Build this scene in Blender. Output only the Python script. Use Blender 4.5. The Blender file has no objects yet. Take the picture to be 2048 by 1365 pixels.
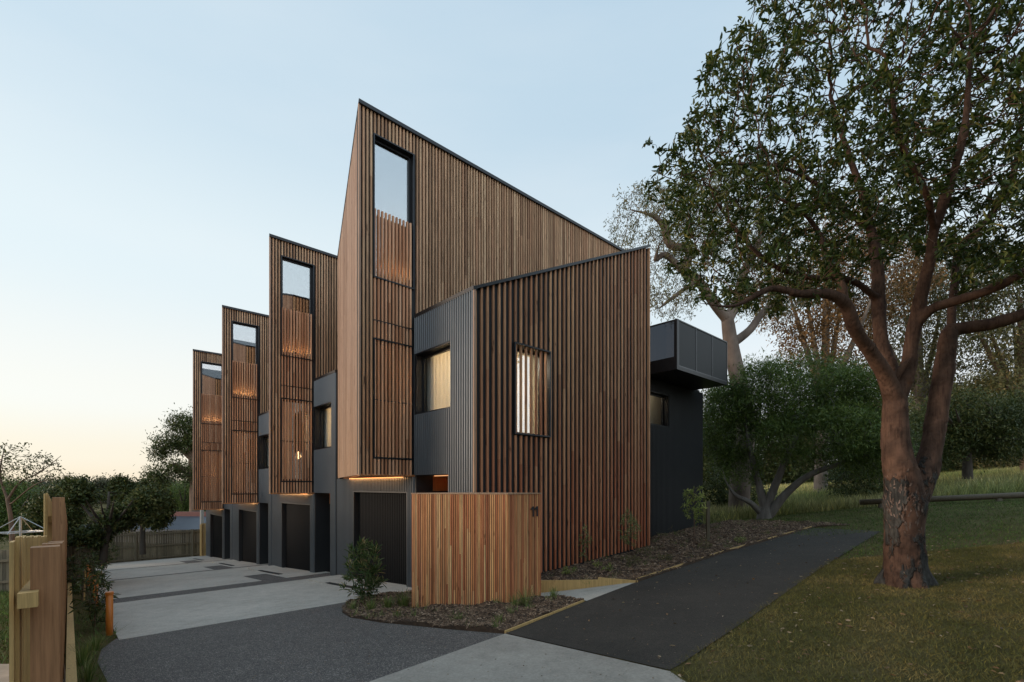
import bpy, bmesh, math, random
import numpy as np
from mathutils import Vector, Matrix
from mathutils.geometry import tessellate_polygon
R = math.radians
SC = bpy.context.scene
COL = SC.collection

# ------------------------------------------------------------------ camera, sky, sun, exposure
EYE = 1.7
F, CX, HY = 967.0, 1024.0, 973.0            # focal length and principal point in photo pixels
cam_d = bpy.data.cameras.new('camera')
cam_d.sensor_width = 36.0
cam_d.lens = 36.0 * F / 2048.0
cam_d.shift_y = (HY - 682.5) / 2048.0
cam_d.clip_end = 3000
cam_d.clip_start = 0.05
cam = bpy.data.objects.new('camera', cam_d)
cam.location = (0, 0, EYE)
cam.rotation_euler = (R(90), 0, 0)
COL.objects.link(cam)
SC.camera = cam

SUN_AZ, SUN_EL = R(-97), R(7)             # azimuth from +Y, clockwise: the last light comes from the left
w = bpy.data.worlds.new('World')
SC.world = w
w.use_nodes = True
nt = w.node_tree
bg = nt.nodes['Background']
sky = nt.nodes.new('ShaderNodeTexSky')
sky.sky_type = 'NISHITA'
sky.sun_disc = False
sky.sun_elevation = SUN_EL
sky.sun_rotation = SUN_AZ
sky.air_density = 1.0
sky.dust_density = 1.0
sky.ozone_density = 2.0
def wn(t, **k):
    n = nt.nodes.new(t)
    for a, v in k.items(): setattr(n, a, v)
    return n
def wramp(stops):
    r = wn('ShaderNodeValToRGB'); e = r.color_ramp.elements
    r.color_ramp.interpolation = 'EASE'
    e[0].position, e[0].color = stops[0][0], (*stops[0][1], 1)
    e[1].position, e[1].color = stops[-1][0], (*stops[-1][1], 1)
    for p, c in stops[1:-1]:
        q = e.new(p); q.color = (*c, 1)
    return r
wtc = wn('ShaderNodeTexCoord')
wsx = wn('ShaderNodeSeparateXYZ'); nt.links.new(wtc.outputs['Generated'], wsx.inputs[0])
# twilight air: two elevation ramps (towards and away from the afterglow) blended by azimuth
r_glow = wramp([(0.0, (0.84, 0.72, 0.54)), (0.05, (0.84, 0.77, 0.64)), (0.14, (0.83, 0.83, 0.78)), (0.36, (0.70, 0.79, 0.82)), (0.62, (0.54, 0.67, 0.76)), (1.0, (0.38, 0.53, 0.68))])
r_away = wramp([(0.0, (0.74, 0.74, 0.74)), (0.15, (0.78, 0.81, 0.83)), (0.36, (0.64, 0.74, 0.79)), (0.62, (0.46, 0.60, 0.71)), (1.0, (0.33, 0.49, 0.66))])
for r in (r_glow, r_away): nt.links.new(wsx.outputs[2], r.inputs[0])
wdot = wn('ShaderNodeVectorMath', operation='DOT_PRODUCT'); nt.links.new(wtc.outputs['Generated'], wdot.inputs[0])
wdot.inputs[1].default_value = (math.sin(R(-62)), math.cos(R(-62)), 0)
wmr = wn('ShaderNodeMapRange'); wmr.interpolation_type = 'SMOOTHSTEP'; nt.links.new(wdot.outputs['Value'], wmr.inputs[0])
wmr.inputs[1].default_value = -0.1; wmr.inputs[2].default_value = 1.0
wmix = wn('ShaderNodeMix', data_type='RGBA'); nt.links.new(wmr.outputs[0], wmix.inputs[0])
nt.links.new(r_away.outputs[0], wmix.inputs[6]); nt.links.new(r_glow.outputs[0], wmix.inputs[7])
wadd = wn('ShaderNodeMix', data_type='RGBA'); wadd.inputs[0].default_value = 0.12      # a share of the physical sky
wsc = wn('ShaderNodeVectorMath', operation='SCALE'); wsc.inputs['Scale'].default_value = 0.15
nt.links.new(sky.outputs[0], wsc.inputs[0])
wno = wn('ShaderNodeTexNoise'); wno.inputs['Scale'].default_value = 2.2; wno.inputs['Detail'].default_value = 5
wmp = wn('ShaderNodeMapping'); wmp.inputs['Scale'].default_value = (1, 1.6, 4.5); nt.links.new(wtc.outputs['Generated'], wmp.inputs[0]); nt.links.new(wmp.outputs[0], wno.inputs['Vector'])
wcl = wn('ShaderNodeMapRange'); wcl.inputs[1].default_value = 0.42; wcl.inputs[2].default_value = 0.75; wcl.inputs[4].default_value = 0.16; nt.links.new(wno.outputs[0], wcl.inputs[0])
wci = wn('ShaderNodeMix', data_type='RGBA'); nt.links.new(wcl.outputs[0], wci.inputs[0]); nt.links.new(wmix.outputs[2], wci.inputs[6]); wci.inputs[7].default_value = (0.80, 0.82, 0.83, 1)
nt.links.new(wci.outputs[2], wadd.inputs[6]); nt.links.new(wsc.outputs[0], wadd.inputs[7])
# added brightening of the sky behind the viewer, lifts the street-facing walls
wd2 = wn('ShaderNodeVectorMath', operation='DOT_PRODUCT'); nt.links.new(wtc.outputs['Generated'], wd2.inputs[0]); wd2.inputs[1].default_value = (0.5, -0.83, 0.2)
wm2 = wn('ShaderNodeMapRange'); wm2.interpolation_type = 'SMOOTHSTEP'; nt.links.new(wd2.outputs['Value'], wm2.inputs[0])
wm2.inputs[1].default_value = 0.0; wm2.inputs[2].default_value = 0.9; wm2.inputs[3].default_value = 1.0; wm2.inputs[4].default_value = 1.65
wfin = wn('ShaderNodeVectorMath', operation='SCALE'); nt.links.new(wadd.outputs[2], wfin.inputs[0]); nt.links.new(wm2.outputs[0], wfin.inputs['Scale'])
nt.links.new(wfin.outputs[0], bg.inputs[0])
bg.inputs[1].default_value = 1.15
sd = bpy.data.lights.new('sun', 'SUN')
sd.energy = 2.3
sd.angle = R(24)
sd.color = (1.0, 0.80, 0.62)
sun = bpy.data.objects.new('sun', sd)
to_sun = Vector((math.sin(SUN_AZ) * math.cos(SUN_EL), math.cos(SUN_AZ) * math.cos(SUN_EL), math.sin(SUN_EL)))
sun.rotation_euler = to_sun.to_track_quat('Z', 'Y').to_euler()
sun.location = (-20, 10, 20)
COL.objects.link(sun)
SC.view_settings.view_transform = 'Standard'
SC.view_settings.look = 'None'
SC.view_settings.gamma = 1.0
SC.view_settings.use_curve_mapping = False
SC.view_settings.exposure = 0.12
SC.cycles.max_bounces = 8
SC.cycles.transparent_max_bounces = 16

# ------------------------------------------------------------------ ground shape
U = np.array([0.7370, 0.6757]); V = np.array([-0.6757, 0.7370])   # along the paths into the block / along the row

def pq(x, y): return U[0]*x + U[1]*y, V[0]*x + V[1]*y
def xy(p, q): return p*U[0] + q*V[0], p*U[1] + q*V[1]

def ground(x, y, level=False):
    p, q = pq(x, y)
    qq = min(max(q, -12.0), 34.0)
    z = EYE - 1.443 - 0.0757*qq
    if not level:
        d = max(0.0, p - 4.0)
        z += 0.055*min(d, 45.0) + 0.02*max(0.0, min(d, 140) - 45.0)
    if p < 0 and q < 6: z += 0.0
    return z

def gp(px, py, level=False):
    """the point of the sloping site seen at a photo pixel"""
    lo, hi = 0.5, 200.0
    a = (px - CX)/F; b = (HY - py)/F
    f = lambda Y: EYE + b*Y - ground(a*Y, Y, level)
    prev = lo
    Y = lo
    while Y < hi:
        if f(Y) < 0:
            l, h = prev, Y
            for _ in range(40):
                m = (l+h)/2
                if f(m) < 0: h = m
                else: l = m
            return Vector((a*h, h, ground(a*h, h, level)))
        prev = Y; Y *= 1.05
    return Vector((a*hi, hi, ground(a*hi, hi)))

def at(px, py, Y):
    return Vector(((px-CX)/F*Y, Y, EYE + (HY-py)/F*Y))

# ------------------------------------------------------------------ mesh helpers
class MB:
    def __init__(s): s.v = []; s.f = []; s.mi = []
    def quadbox(s, P):          # 8 corners: bottom 4 then top 4
        o = len(s.v); s.v += [tuple(p) for p in P]
        s.f += [(o, o+3, o+2, o+1), (o+4, o+5, o+6, o+7), (o, o+1, o+5, o+4), (o+1, o+2, o+6, o+5), (o+2, o+3, o+7, o+6), (o+3, o, o+4, o+7)]
    def box(s, a, b):
        (x0, y0, z0), (x1, y1, z1) = a, b
        s.quadbox([(x0,y0,z0),(x1,y0,z0),(x1,y1,z0),(x0,y1,z0),(x0,y0,z1),(x1,y0,z1),(x1,y1,z1),(x0,y1,z1)])
    def prism(s, pts, z0, z1):  # pts list of (x,y) ; z may be callables
        n = len(pts); o = len(s.v)
        g0 = z0 if callable(z0) else (lambda x, y: z0)
        g1 = z1 if callable(z1) else (lambda x, y: z1)
        s.v += [(x, y, g0(x, y)) for x, y in pts] + [(x, y, g1(x, y)) for x, y in pts]
        s.f += [tuple(reversed(range(o, o+n))), tuple(range(o+n, o+2*n))]
        s.f += [(o+i, o+(i+1) % n, o+n+(i+1) % n, o+n+i) for i in range(n)]
    def tube(s, pts, rad, n=8, caps=True):
        pts = [Vector(p) for p in pts]
        if not hasattr(rad, '__len__'): rad = [rad]*len(pts)
        o = len(s.v); up = Vector((0.31, 0.17, 0.93))
        prevx = None
        for i, p in enumerate(pts):
            d = (pts[min(i+1, len(pts)-1)] - pts[max(i-1, 0)])
            d = d.normalized() if d.length > 1e-9 else Vector((0, 0, 1))
            if prevx is None:
                a = up if abs(d.dot(up)) < 0.9 else Vector((1, 0, 0))
                x = d.cross(a).normalized()
            else:
                x = (prevx - d*prevx.dot(d)); x = x.normalized() if x.length > 1e-6 else d.orthogonal().normalized()
            prevx = x; y = d.cross(x)
            for k in range(n):
                t = 2*math.pi*k/n
                q = p + (x*math.cos(t) + y*math.sin(t))*rad[i]
                s.v.append(tuple(q))
        for i in range(len(pts)-1):
            for k in range(n):
                a, b = o+i*n+k, o+i*n+(k+1) % n
                s.f.append((a, b, b+n, a+n))
        if caps:
            s.f.append(tuple(reversed(range(o, o+n))))
            e = o+(len(pts)-1)*n
            s.f.append(tuple(range(e, e+n)))
    def bar(s, a, b, w, h=None):
        """a square bar between two points"""
        a, b = Vector(a), Vector(b); h = h or w
        d = (b-a).normalized(); up = Vector((0, 0, 1)) if abs(d.z) < 0.95 else Vector((0, 1, 0))
        x = d.cross(up).normalized()*w/2; y = x.cross(d).normalized()*h/2
        s.quadbox([a-x-y, a+x-y, a+x+y, a-x+y, b-x-y, b+x-y, b+x+y, b-x+y])
    def build(s, name, mat, parent=None, smooth=False, loc=None):
        me = bpy.data.meshes.new(name)
        me.from_pydata(s.v, [], s.f)
        if mat: me.materials.append(mat)
        if smooth:
            me.polygons.foreach_set('use_smooth', [True]*len(me.polygons))
        me.update()
        o = bpy.data.objects.new(name, me); COL.objects.link(o)
        if parent: o.parent = parent
        if loc is not None: o.location = loc
        return o

def npmesh(name, verts, faces, mat, parent=None, smooth=False, loc=None, col=None):
    """verts (N,3), faces (M,k) as numpy arrays"""
    me = bpy.data.meshes.new(name)
    nv, nf, k = len(verts), len(faces), faces.shape[1]
    me.vertices.add(nv); me.vertices.foreach_set('co', verts.astype(np.float32).ravel())
    me.loops.add(nf*k); me.loops.foreach_set('vertex_index', faces.astype(np.int32).ravel())
    me.polygons.add(nf)
    me.polygons.foreach_set('loop_start', np.arange(0, nf*k, k, dtype=np.int32))
    me.polygons.foreach_set('loop_total', np.full(nf, k, dtype=np.int32))
    if smooth: me.polygons.foreach_set('use_smooth', np.ones(nf, dtype=bool))
    me.materials.append(mat)
    me.update(calc_edges=True); me.validate()
    o = bpy.data.objects.new(name, me); COL.objects.link(o)
    if parent: o.parent = parent
    if loc is not None: o.location = loc
    return o

def empty(name, loc, rz=0):
    o = bpy.data.objects.new(name, None); COL.objects.link(o)
    o.location = loc; o.rotation_euler = (0, 0, rz); o.empty_display_size = 0.2
    return o

def tag(o, label=None, cat=None, group=None, kind=None):
    if label: o['label'] = label
    if cat: o['category'] = cat
    if group: o['group'] = group
    if kind: o['kind'] = kind
    return o

# ------------------------------------------------------------------ materials
def newmat(name):
    m = bpy.data.materials.new(name); m.use_nodes = True
    n = m.node_tree.nodes; l = m.node_tree.links
    return m, n, l, n['Principled BSDF']

def ramp(n, stops, interp='LINEAR'):
    r = n.new('ShaderNodeValToRGB'); e = r.color_ramp.elements
    r.color_ramp.interpolation = interp
    e[0].position, e[0].color = stops[0][0], (*stops[0][1], 1)
    e[1].position, e[1].color = stops[-1][0], (*stops[-1][1], 1)
    for p, c in stops[1:-1]:
        q = e.new(p); q.color = (*c, 1)
    return r

def noise(n, l, vec, scale, detail=4, rough=0.6):
    t = n.new('ShaderNodeTexNoise'); t.inputs['Scale'].default_value = scale
    t.inputs['Detail'].default_value = detail; t.inputs['Roughness'].default_value = rough
    if vec is not None: l.new(vec, t.inputs['Vector'])
    return t

def mapping(n, l, src, scale):
    mp = n.new('ShaderNodeMapping'); mp.inputs['Scale'].default_value = scale
    l.new(src, mp.inputs['Vector']); return mp.outputs[0]

def mixc(n, l, fac, a, b, mode='MIX'):
    m = n.new('ShaderNodeMix'); m.data_type = 'RGBA'; m.blend_type = mode
    for sock, val in ((m.inputs[0], fac), (m.inputs[6], a), (m.inputs[7], b)):
        if isinstance(val, (int, float)): sock.default_value = val
        elif isinstance(val, tuple): sock.default_value = (*val, 1)
        else: l.new(val, sock)
    return m.outputs[2]

def bump(n, l, h, bs, strength=0.3, dist=0.01):
    b = n.new('ShaderNodeBump'); b.inputs['Strength'].default_value = strength
    b.inputs['Distance'].default_value = dist
    l.new(h, b.inputs['Height']); l.new(b.outputs[0], bs.inputs['Normal'])

def simple(name, c, rough=0.6, metal=0.0, nz=0.0, nscale=6.0, bmp=0.0):
    m, n, l, b = newmat(name)
    b.inputs['Roughness'].default_value = rough; b.inputs['Metallic'].default_value = metal
    if nz:
        g = n.new('ShaderNodeNewGeometry')
        t = noise(n, l, g.outputs['Position'], nscale, 6)
        r = ramp(n, [(0.25, tuple(x*(1-nz) for x in c)), (0.75, tuple(min(1, x*(1+nz)) for x in c))])
        l.new(t.outputs[0], r.inputs[0]); l.new(r.outputs[0], b.inputs['Base Color'])
        if bmp: bump(n, l, t.outputs[0], b, bmp, 0.02)
    else: b.inputs['Base Color'].default_value = (*c, 1)
    return m

def timber(name, stops, grain=0.35, rough=0.7, warm=None):
    """per-board tone from the island, long grain, knots; warm=(z0,z1,colour): less weathered below"""
    m, n, l, b = newmat(name)
    g = n.new('ShaderNodeNewGeometry')
    r = ramp(n, stops); l.new(g.outputs['Random Per Island'], r.inputs[0])
    c = r.outputs[0]
    tc = n.new('ShaderNodeTexCoord')
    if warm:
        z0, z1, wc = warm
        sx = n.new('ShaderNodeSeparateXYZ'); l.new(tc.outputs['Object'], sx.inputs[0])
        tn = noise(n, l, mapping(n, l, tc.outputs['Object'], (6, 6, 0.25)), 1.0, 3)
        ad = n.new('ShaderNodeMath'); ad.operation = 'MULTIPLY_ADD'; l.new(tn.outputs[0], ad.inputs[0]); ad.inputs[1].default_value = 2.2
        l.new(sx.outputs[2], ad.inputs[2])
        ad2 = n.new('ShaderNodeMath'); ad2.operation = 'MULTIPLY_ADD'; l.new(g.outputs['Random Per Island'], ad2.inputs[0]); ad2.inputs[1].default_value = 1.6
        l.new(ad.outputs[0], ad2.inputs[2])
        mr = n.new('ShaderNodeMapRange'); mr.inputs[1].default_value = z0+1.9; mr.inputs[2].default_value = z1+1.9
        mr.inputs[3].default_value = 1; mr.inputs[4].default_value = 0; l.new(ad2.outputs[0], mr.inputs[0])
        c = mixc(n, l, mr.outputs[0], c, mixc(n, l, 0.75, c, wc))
    gr = noise(n, l, mapping(n, l, tc.outputs['Object'], (55, 55, 2.2)), 1.0, 5, 0.7)
    rr = ramp(n, [(0.3, (1-grain,)*3), (0.62, (1.08,)*3)]); l.new(gr.outputs[0], rr.inputs[0])
    c = mixc(n, l, 1.0, c, rr.outputs[0], 'MULTIPLY')
    kn = noise(n, l, mapping(n, l, tc.outputs['Object'], (14, 14, 3.0)), 1.0, 2)
    kr = ramp(n, [(0.66, (1, 1, 1)), (0.74, (0.35, 0.3, 0.27))]); l.new(kn.outputs[0], kr.inputs[0])
    c = mixc(n, l, 1.0, c, kr.outputs[0], 'MULTIPLY')
    l.new(c, b.inputs['Base Color']); b.inputs['Roughness'].default_value = rough
    b.inputs['Specular IOR Level'].default_value = 0.3
    bump(n, l, gr.outputs[0], b, 0.25, 0.004)
    return m

def leafmat(name, stops, trans=0.3, rough=0.5):
    m, n, l, b = newmat(name)
    g = n.new('ShaderNodeNewGeometry')
    r = ramp(n, stops); l.new(g.outputs['Random Per Island'], r.inputs[0])
    t = noise(n, l, g.outputs['Position'], 0.9, 3)
    rr = ramp(n, [(0.3, (0.65, 0.7, 0.6)), (0.7, (1.25, 1.2, 1.1))]); l.new(t.outputs[0], rr.inputs[0])
    c = mixc(n, l, 1.0, r.outputs[0], rr.outputs[0], 'MULTIPLY')
    l.new(c, b.inputs['Base Color']); b.inputs['Roughness'].default_value = rough
    b.inputs['Specular IOR Level'].default_value = 0.3
    tr = n.new('ShaderNodeBsdfTranslucent'); l.new(c, tr.inputs[0])
    mx = n.new('ShaderNodeMixShader'); mx.inputs[0].default_value = trans
    l.new(b.outputs[0], mx.inputs[1]); l.new(tr.outputs[0], mx.inputs[2])
    l.new(mx.outputs[0], n['Material Output'].inputs[0])
    return m

def barkmat(name, c0, c1, scale=3.0, zs=0.4, flaky=None):
    m, n, l, b = newmat(name)
    tc = n.new('ShaderNodeTexCoord')
    vec = mapping(n, l, tc.outputs['Object'], (1, 1, zs))
    t = noise(n, l, vec, scale, 7, 0.65)
    r = ramp(n, [(0.3, c0), (0.7, c1)]); l.new(t.outputs[0], r.inputs[0])
    c = r.outputs[0]; h = t.outputs[0]
    if flaky:
        sx = n.new('ShaderNodeSeparateXYZ'); l.new(tc.outputs['Object'], sx.inputs[0])
        t2 = noise(n, l, mapping(n, l, tc.outputs['Object'], (3.2, 3.2, 1.5)), 1.0, 5, 0.65)
        a = n.new('ShaderNodeMapRange'); l.new(sx.outputs[2], a.inputs[0])
        a.inputs[1].default_value = 1.1; a.inputs[2].default_value = 2.3; a.inputs[3].default_value = 0.03; a.inputs[4].default_value = -0.25
        s = n.new('ShaderNodeMath'); l.new(t2.outputs[0], s.inputs[0]); l.new(a.outputs[0], s.inputs[1])
        k = ramp(n, [(0.49, (0, 0, 0)), (0.53, (1, 1, 1))]); l.new(s.outputs[0], k.inputs[0])
        t3 = noise(n, l, mapping(n, l, tc.outputs['Object'], (26, 26, 5)), 1.0, 5, 0.7)
        fr = ramp(n, [(0.3, flaky[0]), (0.7, flaky[1])]); l.new(t3.outputs[0], fr.inputs[0])
        c = mixc(n, l, k.outputs[0], c, fr.outputs[0])
        hh = n.new('ShaderNodeMath'); hh.operation = 'MULTIPLY_ADD'
        l.new(k.outputs[0], hh.inputs[0]); hh.inputs[1].default_value = 0.6
        m3 = n.new('ShaderNodeMath'); m3.operation = 'MULTIPLY'; l.new(t3.outputs[0], m3.inputs[0]); l.new(k.outputs[0], m3.inputs[1])
        l.new(m3.outputs[0], hh.inputs[2]); h = hh.outputs[0]
        t4 = noise(n, l, tc.outputs['Object'], 9.0, 5, 0.6)
        r4 = ramp(n, [(0.35, (0.7, 0.68, 0.66)), (0.65, (1.12, 1.1, 1.08))]); l.new(t4.outputs[0], r4.inputs[0])
        c = mixc(n, l, 1.0, c, r4.outputs[0], 'MULTIPLY')
        t6 = noise(n, l, mapping(n, l, tc.outputs['Object'], (30, 30, 2.5)), 1.0, 5, 0.75)
        r6 = ramp(n, [(0.36, (0.45, 0.42, 0.42)), (0.5, (1, 1, 1)), (0.7, (1.15, 1.12, 1.1))]); l.new(t6.outputs[0], r6.inputs[0])
        c = mixc(n, l, 0.8, c, r6.outputs[0], 'MULTIPLY')
        t7 = noise(n, l, tc.outputs['Object'], 2.2, 4, 0.6)
        r7 = ramp(n, [(0.35, (0.6, 0.6, 0.62)), (0.6, (1.05, 1.0, 0.97))]); l.new(t7.outputs[0], r7.inputs[0])
        c = mixc(n, l, 1.0, c, r7.outputs[0], 'MULTIPLY')
    l.new(c, b.inputs['Base Color']); b.inputs['Roughness'].default_value = 0.8
    b.inputs['Specular IOR Level'].default_value = 0.2
    bump(n, l, h, b, 0.9, 0.04)
    return m

def glassmat(name, tint=(0.9, 0.93, 0.95), base=0.10, boost=1.0):
    m, n, l, b = newmat(name)
    tr = n.new('ShaderNodeBsdfTransparent'); tr.inputs[0].default_value = (*tint, 1)
    gl = n.new('ShaderNodeBsdfGlossy'); gl.inputs['Roughness'].default_value = 0.0
    g = n.new('ShaderNodeNewGeometry'); dp = n.new('ShaderNodeVectorMath'); dp.operation = 'DOT_PRODUCT'
    l.new(g.outputs['Incoming'], dp.inputs[0]); l.new(g.outputs['Normal'], dp.inputs[1])
    ab = n.new('ShaderNodeMath'); ab.operation = 'ABSOLUTE'; l.new(dp.outputs['Value'], ab.inputs[0])
    om = n.new('ShaderNodeMath'); om.operation = 'SUBTRACT'; om.inputs[0].default_value = 1.0; l.new(ab.outputs[0], om.inputs[1])
    fr = n.new('ShaderNodeMath'); fr.operation = 'POWER'; l.new(om.outputs[0], fr.inputs[0]); fr.inputs[1].default_value = 5.0
    ma = n.new('ShaderNodeMath'); ma.operation = 'MULTIPLY_ADD'; ma.use_clamp = True
    l.new(fr.outputs[0], ma.inputs[0]); ma.inputs[1].default_value = boost; ma.inputs[2].default_value = base
    mx = n.new('ShaderNodeMixShader'); l.new(ma.outputs[0], mx.inputs[0])
    l.new(tr.outputs[0], mx.inputs[1]); l.new(gl.outputs[0], mx.inputs[2])
    l.new(mx.outputs[0], n['Material Output'].inputs[0])
    return m

def emit(name, c, s):
    m, n, l, b = newmat(name)
    b.inputs['Base Color'].default_value = (*c, 1)
    b.inputs['Emission Color'].default_value = (*c, 1); b.inputs['Emission Strength'].default_value = s
    return m

def speckle(name, c0, c1, scale, rough=0.85, big=(0.85, 1.15), bmp=0.3, fine=None):
    m, n, l, b = newmat(name)
    g = n.new('ShaderNodeNewGeometry')
    vo = n.new('ShaderNodeTexVoronoi'); vo.inputs['Scale'].default_value = scale; l.new(g.outputs['Position'], vo.inputs['Vector'])
    sc = n.new('ShaderNodeSeparateColor'); l.new(vo.outputs['Color'], sc.inputs[0])
    r = ramp(n, [(0.1, c0), (0.9, c1)]) if not fine else ramp(n, [(0.1, c0), (0.85, c1), (0.97, fine)])
    l.new(sc.outputs[0], r.inputs[0])
    t = noise(n, l, g.outputs['Position'], 0.8, 6, 0.65)
    r2 = ramp(n, [(0.3, (big[0],)*3), (0.7, (big[1],)*3)]); l.new(t.outputs[0], r2.inputs[0])
    t5 = noise(n, l, g.outputs['Position'], 6.0, 5, 0.7)
    r5 = ramp(n, [(0.3, (0.88,)*3), (0.7, (1.1,)*3)]); l.new(t5.outputs[0], r5.inputs[0])
    c = mixc(n, l, 1.0, mixc(n, l, 1.0, r.outputs[0], r2.outputs[0], 'MULTIPLY'), r5.outputs[0], 'MULTIPLY')
    l.new(c, b.inputs['Base Color'])
    b.inputs['Roughness'].default_value = rough; b.inputs['Specular IOR Level'].default_value = 0.3
    bump(n, l, vo.outputs['Distance'], b, bmp, 0.006)
    return m

M = {}
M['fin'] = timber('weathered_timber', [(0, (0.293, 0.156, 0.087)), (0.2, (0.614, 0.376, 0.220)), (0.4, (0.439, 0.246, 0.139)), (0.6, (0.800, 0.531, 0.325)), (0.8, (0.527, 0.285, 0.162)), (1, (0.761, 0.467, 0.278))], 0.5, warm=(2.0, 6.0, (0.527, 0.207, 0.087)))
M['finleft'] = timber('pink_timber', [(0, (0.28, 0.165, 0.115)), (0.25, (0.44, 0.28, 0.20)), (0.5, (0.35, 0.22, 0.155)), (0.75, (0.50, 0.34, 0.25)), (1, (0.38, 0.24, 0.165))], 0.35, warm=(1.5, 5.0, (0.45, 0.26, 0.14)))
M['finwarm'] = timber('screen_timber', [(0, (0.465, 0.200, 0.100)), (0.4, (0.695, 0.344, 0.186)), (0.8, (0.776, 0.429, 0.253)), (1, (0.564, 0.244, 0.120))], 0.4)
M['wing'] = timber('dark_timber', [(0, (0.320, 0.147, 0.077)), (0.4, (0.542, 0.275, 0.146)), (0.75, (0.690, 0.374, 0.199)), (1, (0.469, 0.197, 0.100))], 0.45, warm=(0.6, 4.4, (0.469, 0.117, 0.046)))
M['screen'] = timber('honey_timber', [(0, (0.286, 0.102, 0.043)), (0.15, (0.715, 0.300, 0.116)), (0.3, (0.543, 0.192, 0.082)), (0.45, (0.800, 0.456, 0.193)), (0.6, (0.629, 0.228, 0.097)), (0.75, (0.429, 0.144, 0.063)), (0.9, (0.800, 0.504, 0.232)), (1, (0.601, 0.204, 0.097))], 0.45)
M['pine'] = timber('treated_pine', [(0, (0.450, 0.284, 0.106)), (1, (0.630, 0.408, 0.169))], 0.3)
M['post'] = timber('brown_hardwood', [(0, (0.328, 0.165, 0.079)), (1, (0.396, 0.198, 0.093))], 0.35)
M['oldfence'] = timber('old_fence', [(0, (0.09, 0.075, 0.05)), (0.5, (0.14, 0.115, 0.075)), (1, (0.18, 0.15, 0.10))], 0.4)
M['backing'] = simple('black_backing', (0.012, 0.012, 0.013), 0.7)
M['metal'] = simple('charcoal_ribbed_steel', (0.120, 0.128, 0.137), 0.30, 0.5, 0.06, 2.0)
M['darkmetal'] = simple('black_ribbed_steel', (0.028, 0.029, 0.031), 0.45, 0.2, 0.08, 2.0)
M['door'] = simple('black_door_steel', (0.006, 0.006, 0.0065), 0.7, 0.0)
M['door'].node_tree.nodes['Principled BSDF'].inputs['Specular IOR Level'].default_value = 0.12
M['trim'] = simple('black_trim', (0.02, 0.02, 0.023), 0.4, 0.3)
M['panel'] = simple('perforated_panel', (0.016, 0.0165, 0.018), 0.6, 0.1, 0.1, 40)
M['rail'] = simple('grey_rail', (0.10, 0.10, 0.105), 0.4, 0.5)
M['glass'] = glassmat('window_glass', base=0.42, boost=1.2)
M['clear'] = glassmat('clear_glass', base=0.02, boost=1.0)
M['bglass'] = glassmat('balcony_glass', (0.24, 0.25, 0.27), base=0.03, boost=0.5)
M['interior'] = simple('interior_paint', (0.20, 0.17, 0.14), 0.8)
M['cream'] = simple('cream_paint', (0.72, 0.66, 0.55), 0.8)
M['door_timber'] = timber('door_timber', [(0, (0.42, 0.15, 0.05)), (1, (0.58, 0.24, 0.09))], 0.3)
M['led'] = emit('warm_led', (1.0, 0.52, 0.22), 0.9)
M['bulb'] = emit('lamp_glow', (1.0, 0.6, 0.25), 8.0)
M['concrete'] = speckle('driveway_concrete', (0.389, 0.350, 0.300), (0.499, 0.447, 0.380), 90, 0.8, (0.82, 1.12), 0.1)
M['crossover'] = speckle('smooth_concrete', (0.311, 0.274, 0.229), (0.384, 0.331, 0.278), 60, 0.7, (0.75, 1.12), 0.06)
M['aggregate'] = speckle('exposed_aggregate', (0.054, 0.046, 0.044), (0.145, 0.125, 0.109), 120, 0.75, (0.85, 1.12), 0.6, (0.319, 0.278, 0.239))
M['asphalt'] = speckle('asphalt', (0.026, 0.021, 0.017), (0.061, 0.050, 0.039), 150, 0.8, (0.75, 1.3), 0.5)
M['soil'] = simple('mulch_soil', (0.072, 0.043, 0.026), 0.95, 0, 0.5, 14, 0.8)
M['drain'] = simple('drain_grate', (0.02, 0.02, 0.02), 0.6, 0.4)
M['pipe'] = simple('orange_pipe', (0.55, 0.16, 0.02), 0.45, 0, 0.12, 9)
M['sand'] = simple('bare_sand', (0.36, 0.29, 0.22), 0.95, 0, 0.25, 5, 0.4)
M['roofred'] = simple('red_roof', (0.16, 0.055, 0.045), 0.7, 0, 0.2, 3)
M['iron'] = simple('corrugated_iron', (0.110, 0.115, 0.130), 0.5, 0.4, 0.1, 2)
M['wallpale'] = simple('pale_render', (0.35, 0.33, 0.30), 0.85)
M['galv'] = simple('galvanised_steel', (0.45, 0.46, 0.47), 0.4, 0.6)
M['log'] = timber('weathered_log', [(0, (0.10, 0.08, 0.055)), (1, (0.14, 0.11, 0.075))], 0.4)
M['curtain'] = None
m, n, l, b = newmat('curtain_cloth')
b.inputs['Base Color'].default_value = (0.72, 0.66, 0.56, 1); b.inputs['Roughness'].default_value = 0.9
tr = n.new('ShaderNodeBsdfTranslucent'); tr.inputs[0].default_value = (0.72, 0.62, 0.48, 1)
mx = n.new('ShaderNodeMixShader'); mx.inputs[0].default_value = 0.45
l.new(b.outputs[0], mx.inputs[1]); l.new(tr.outputs[0], mx.inputs[2]); l.new(mx.outputs[0], n['Material Output'].inputs[0])
M['curtain'] = m

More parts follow.
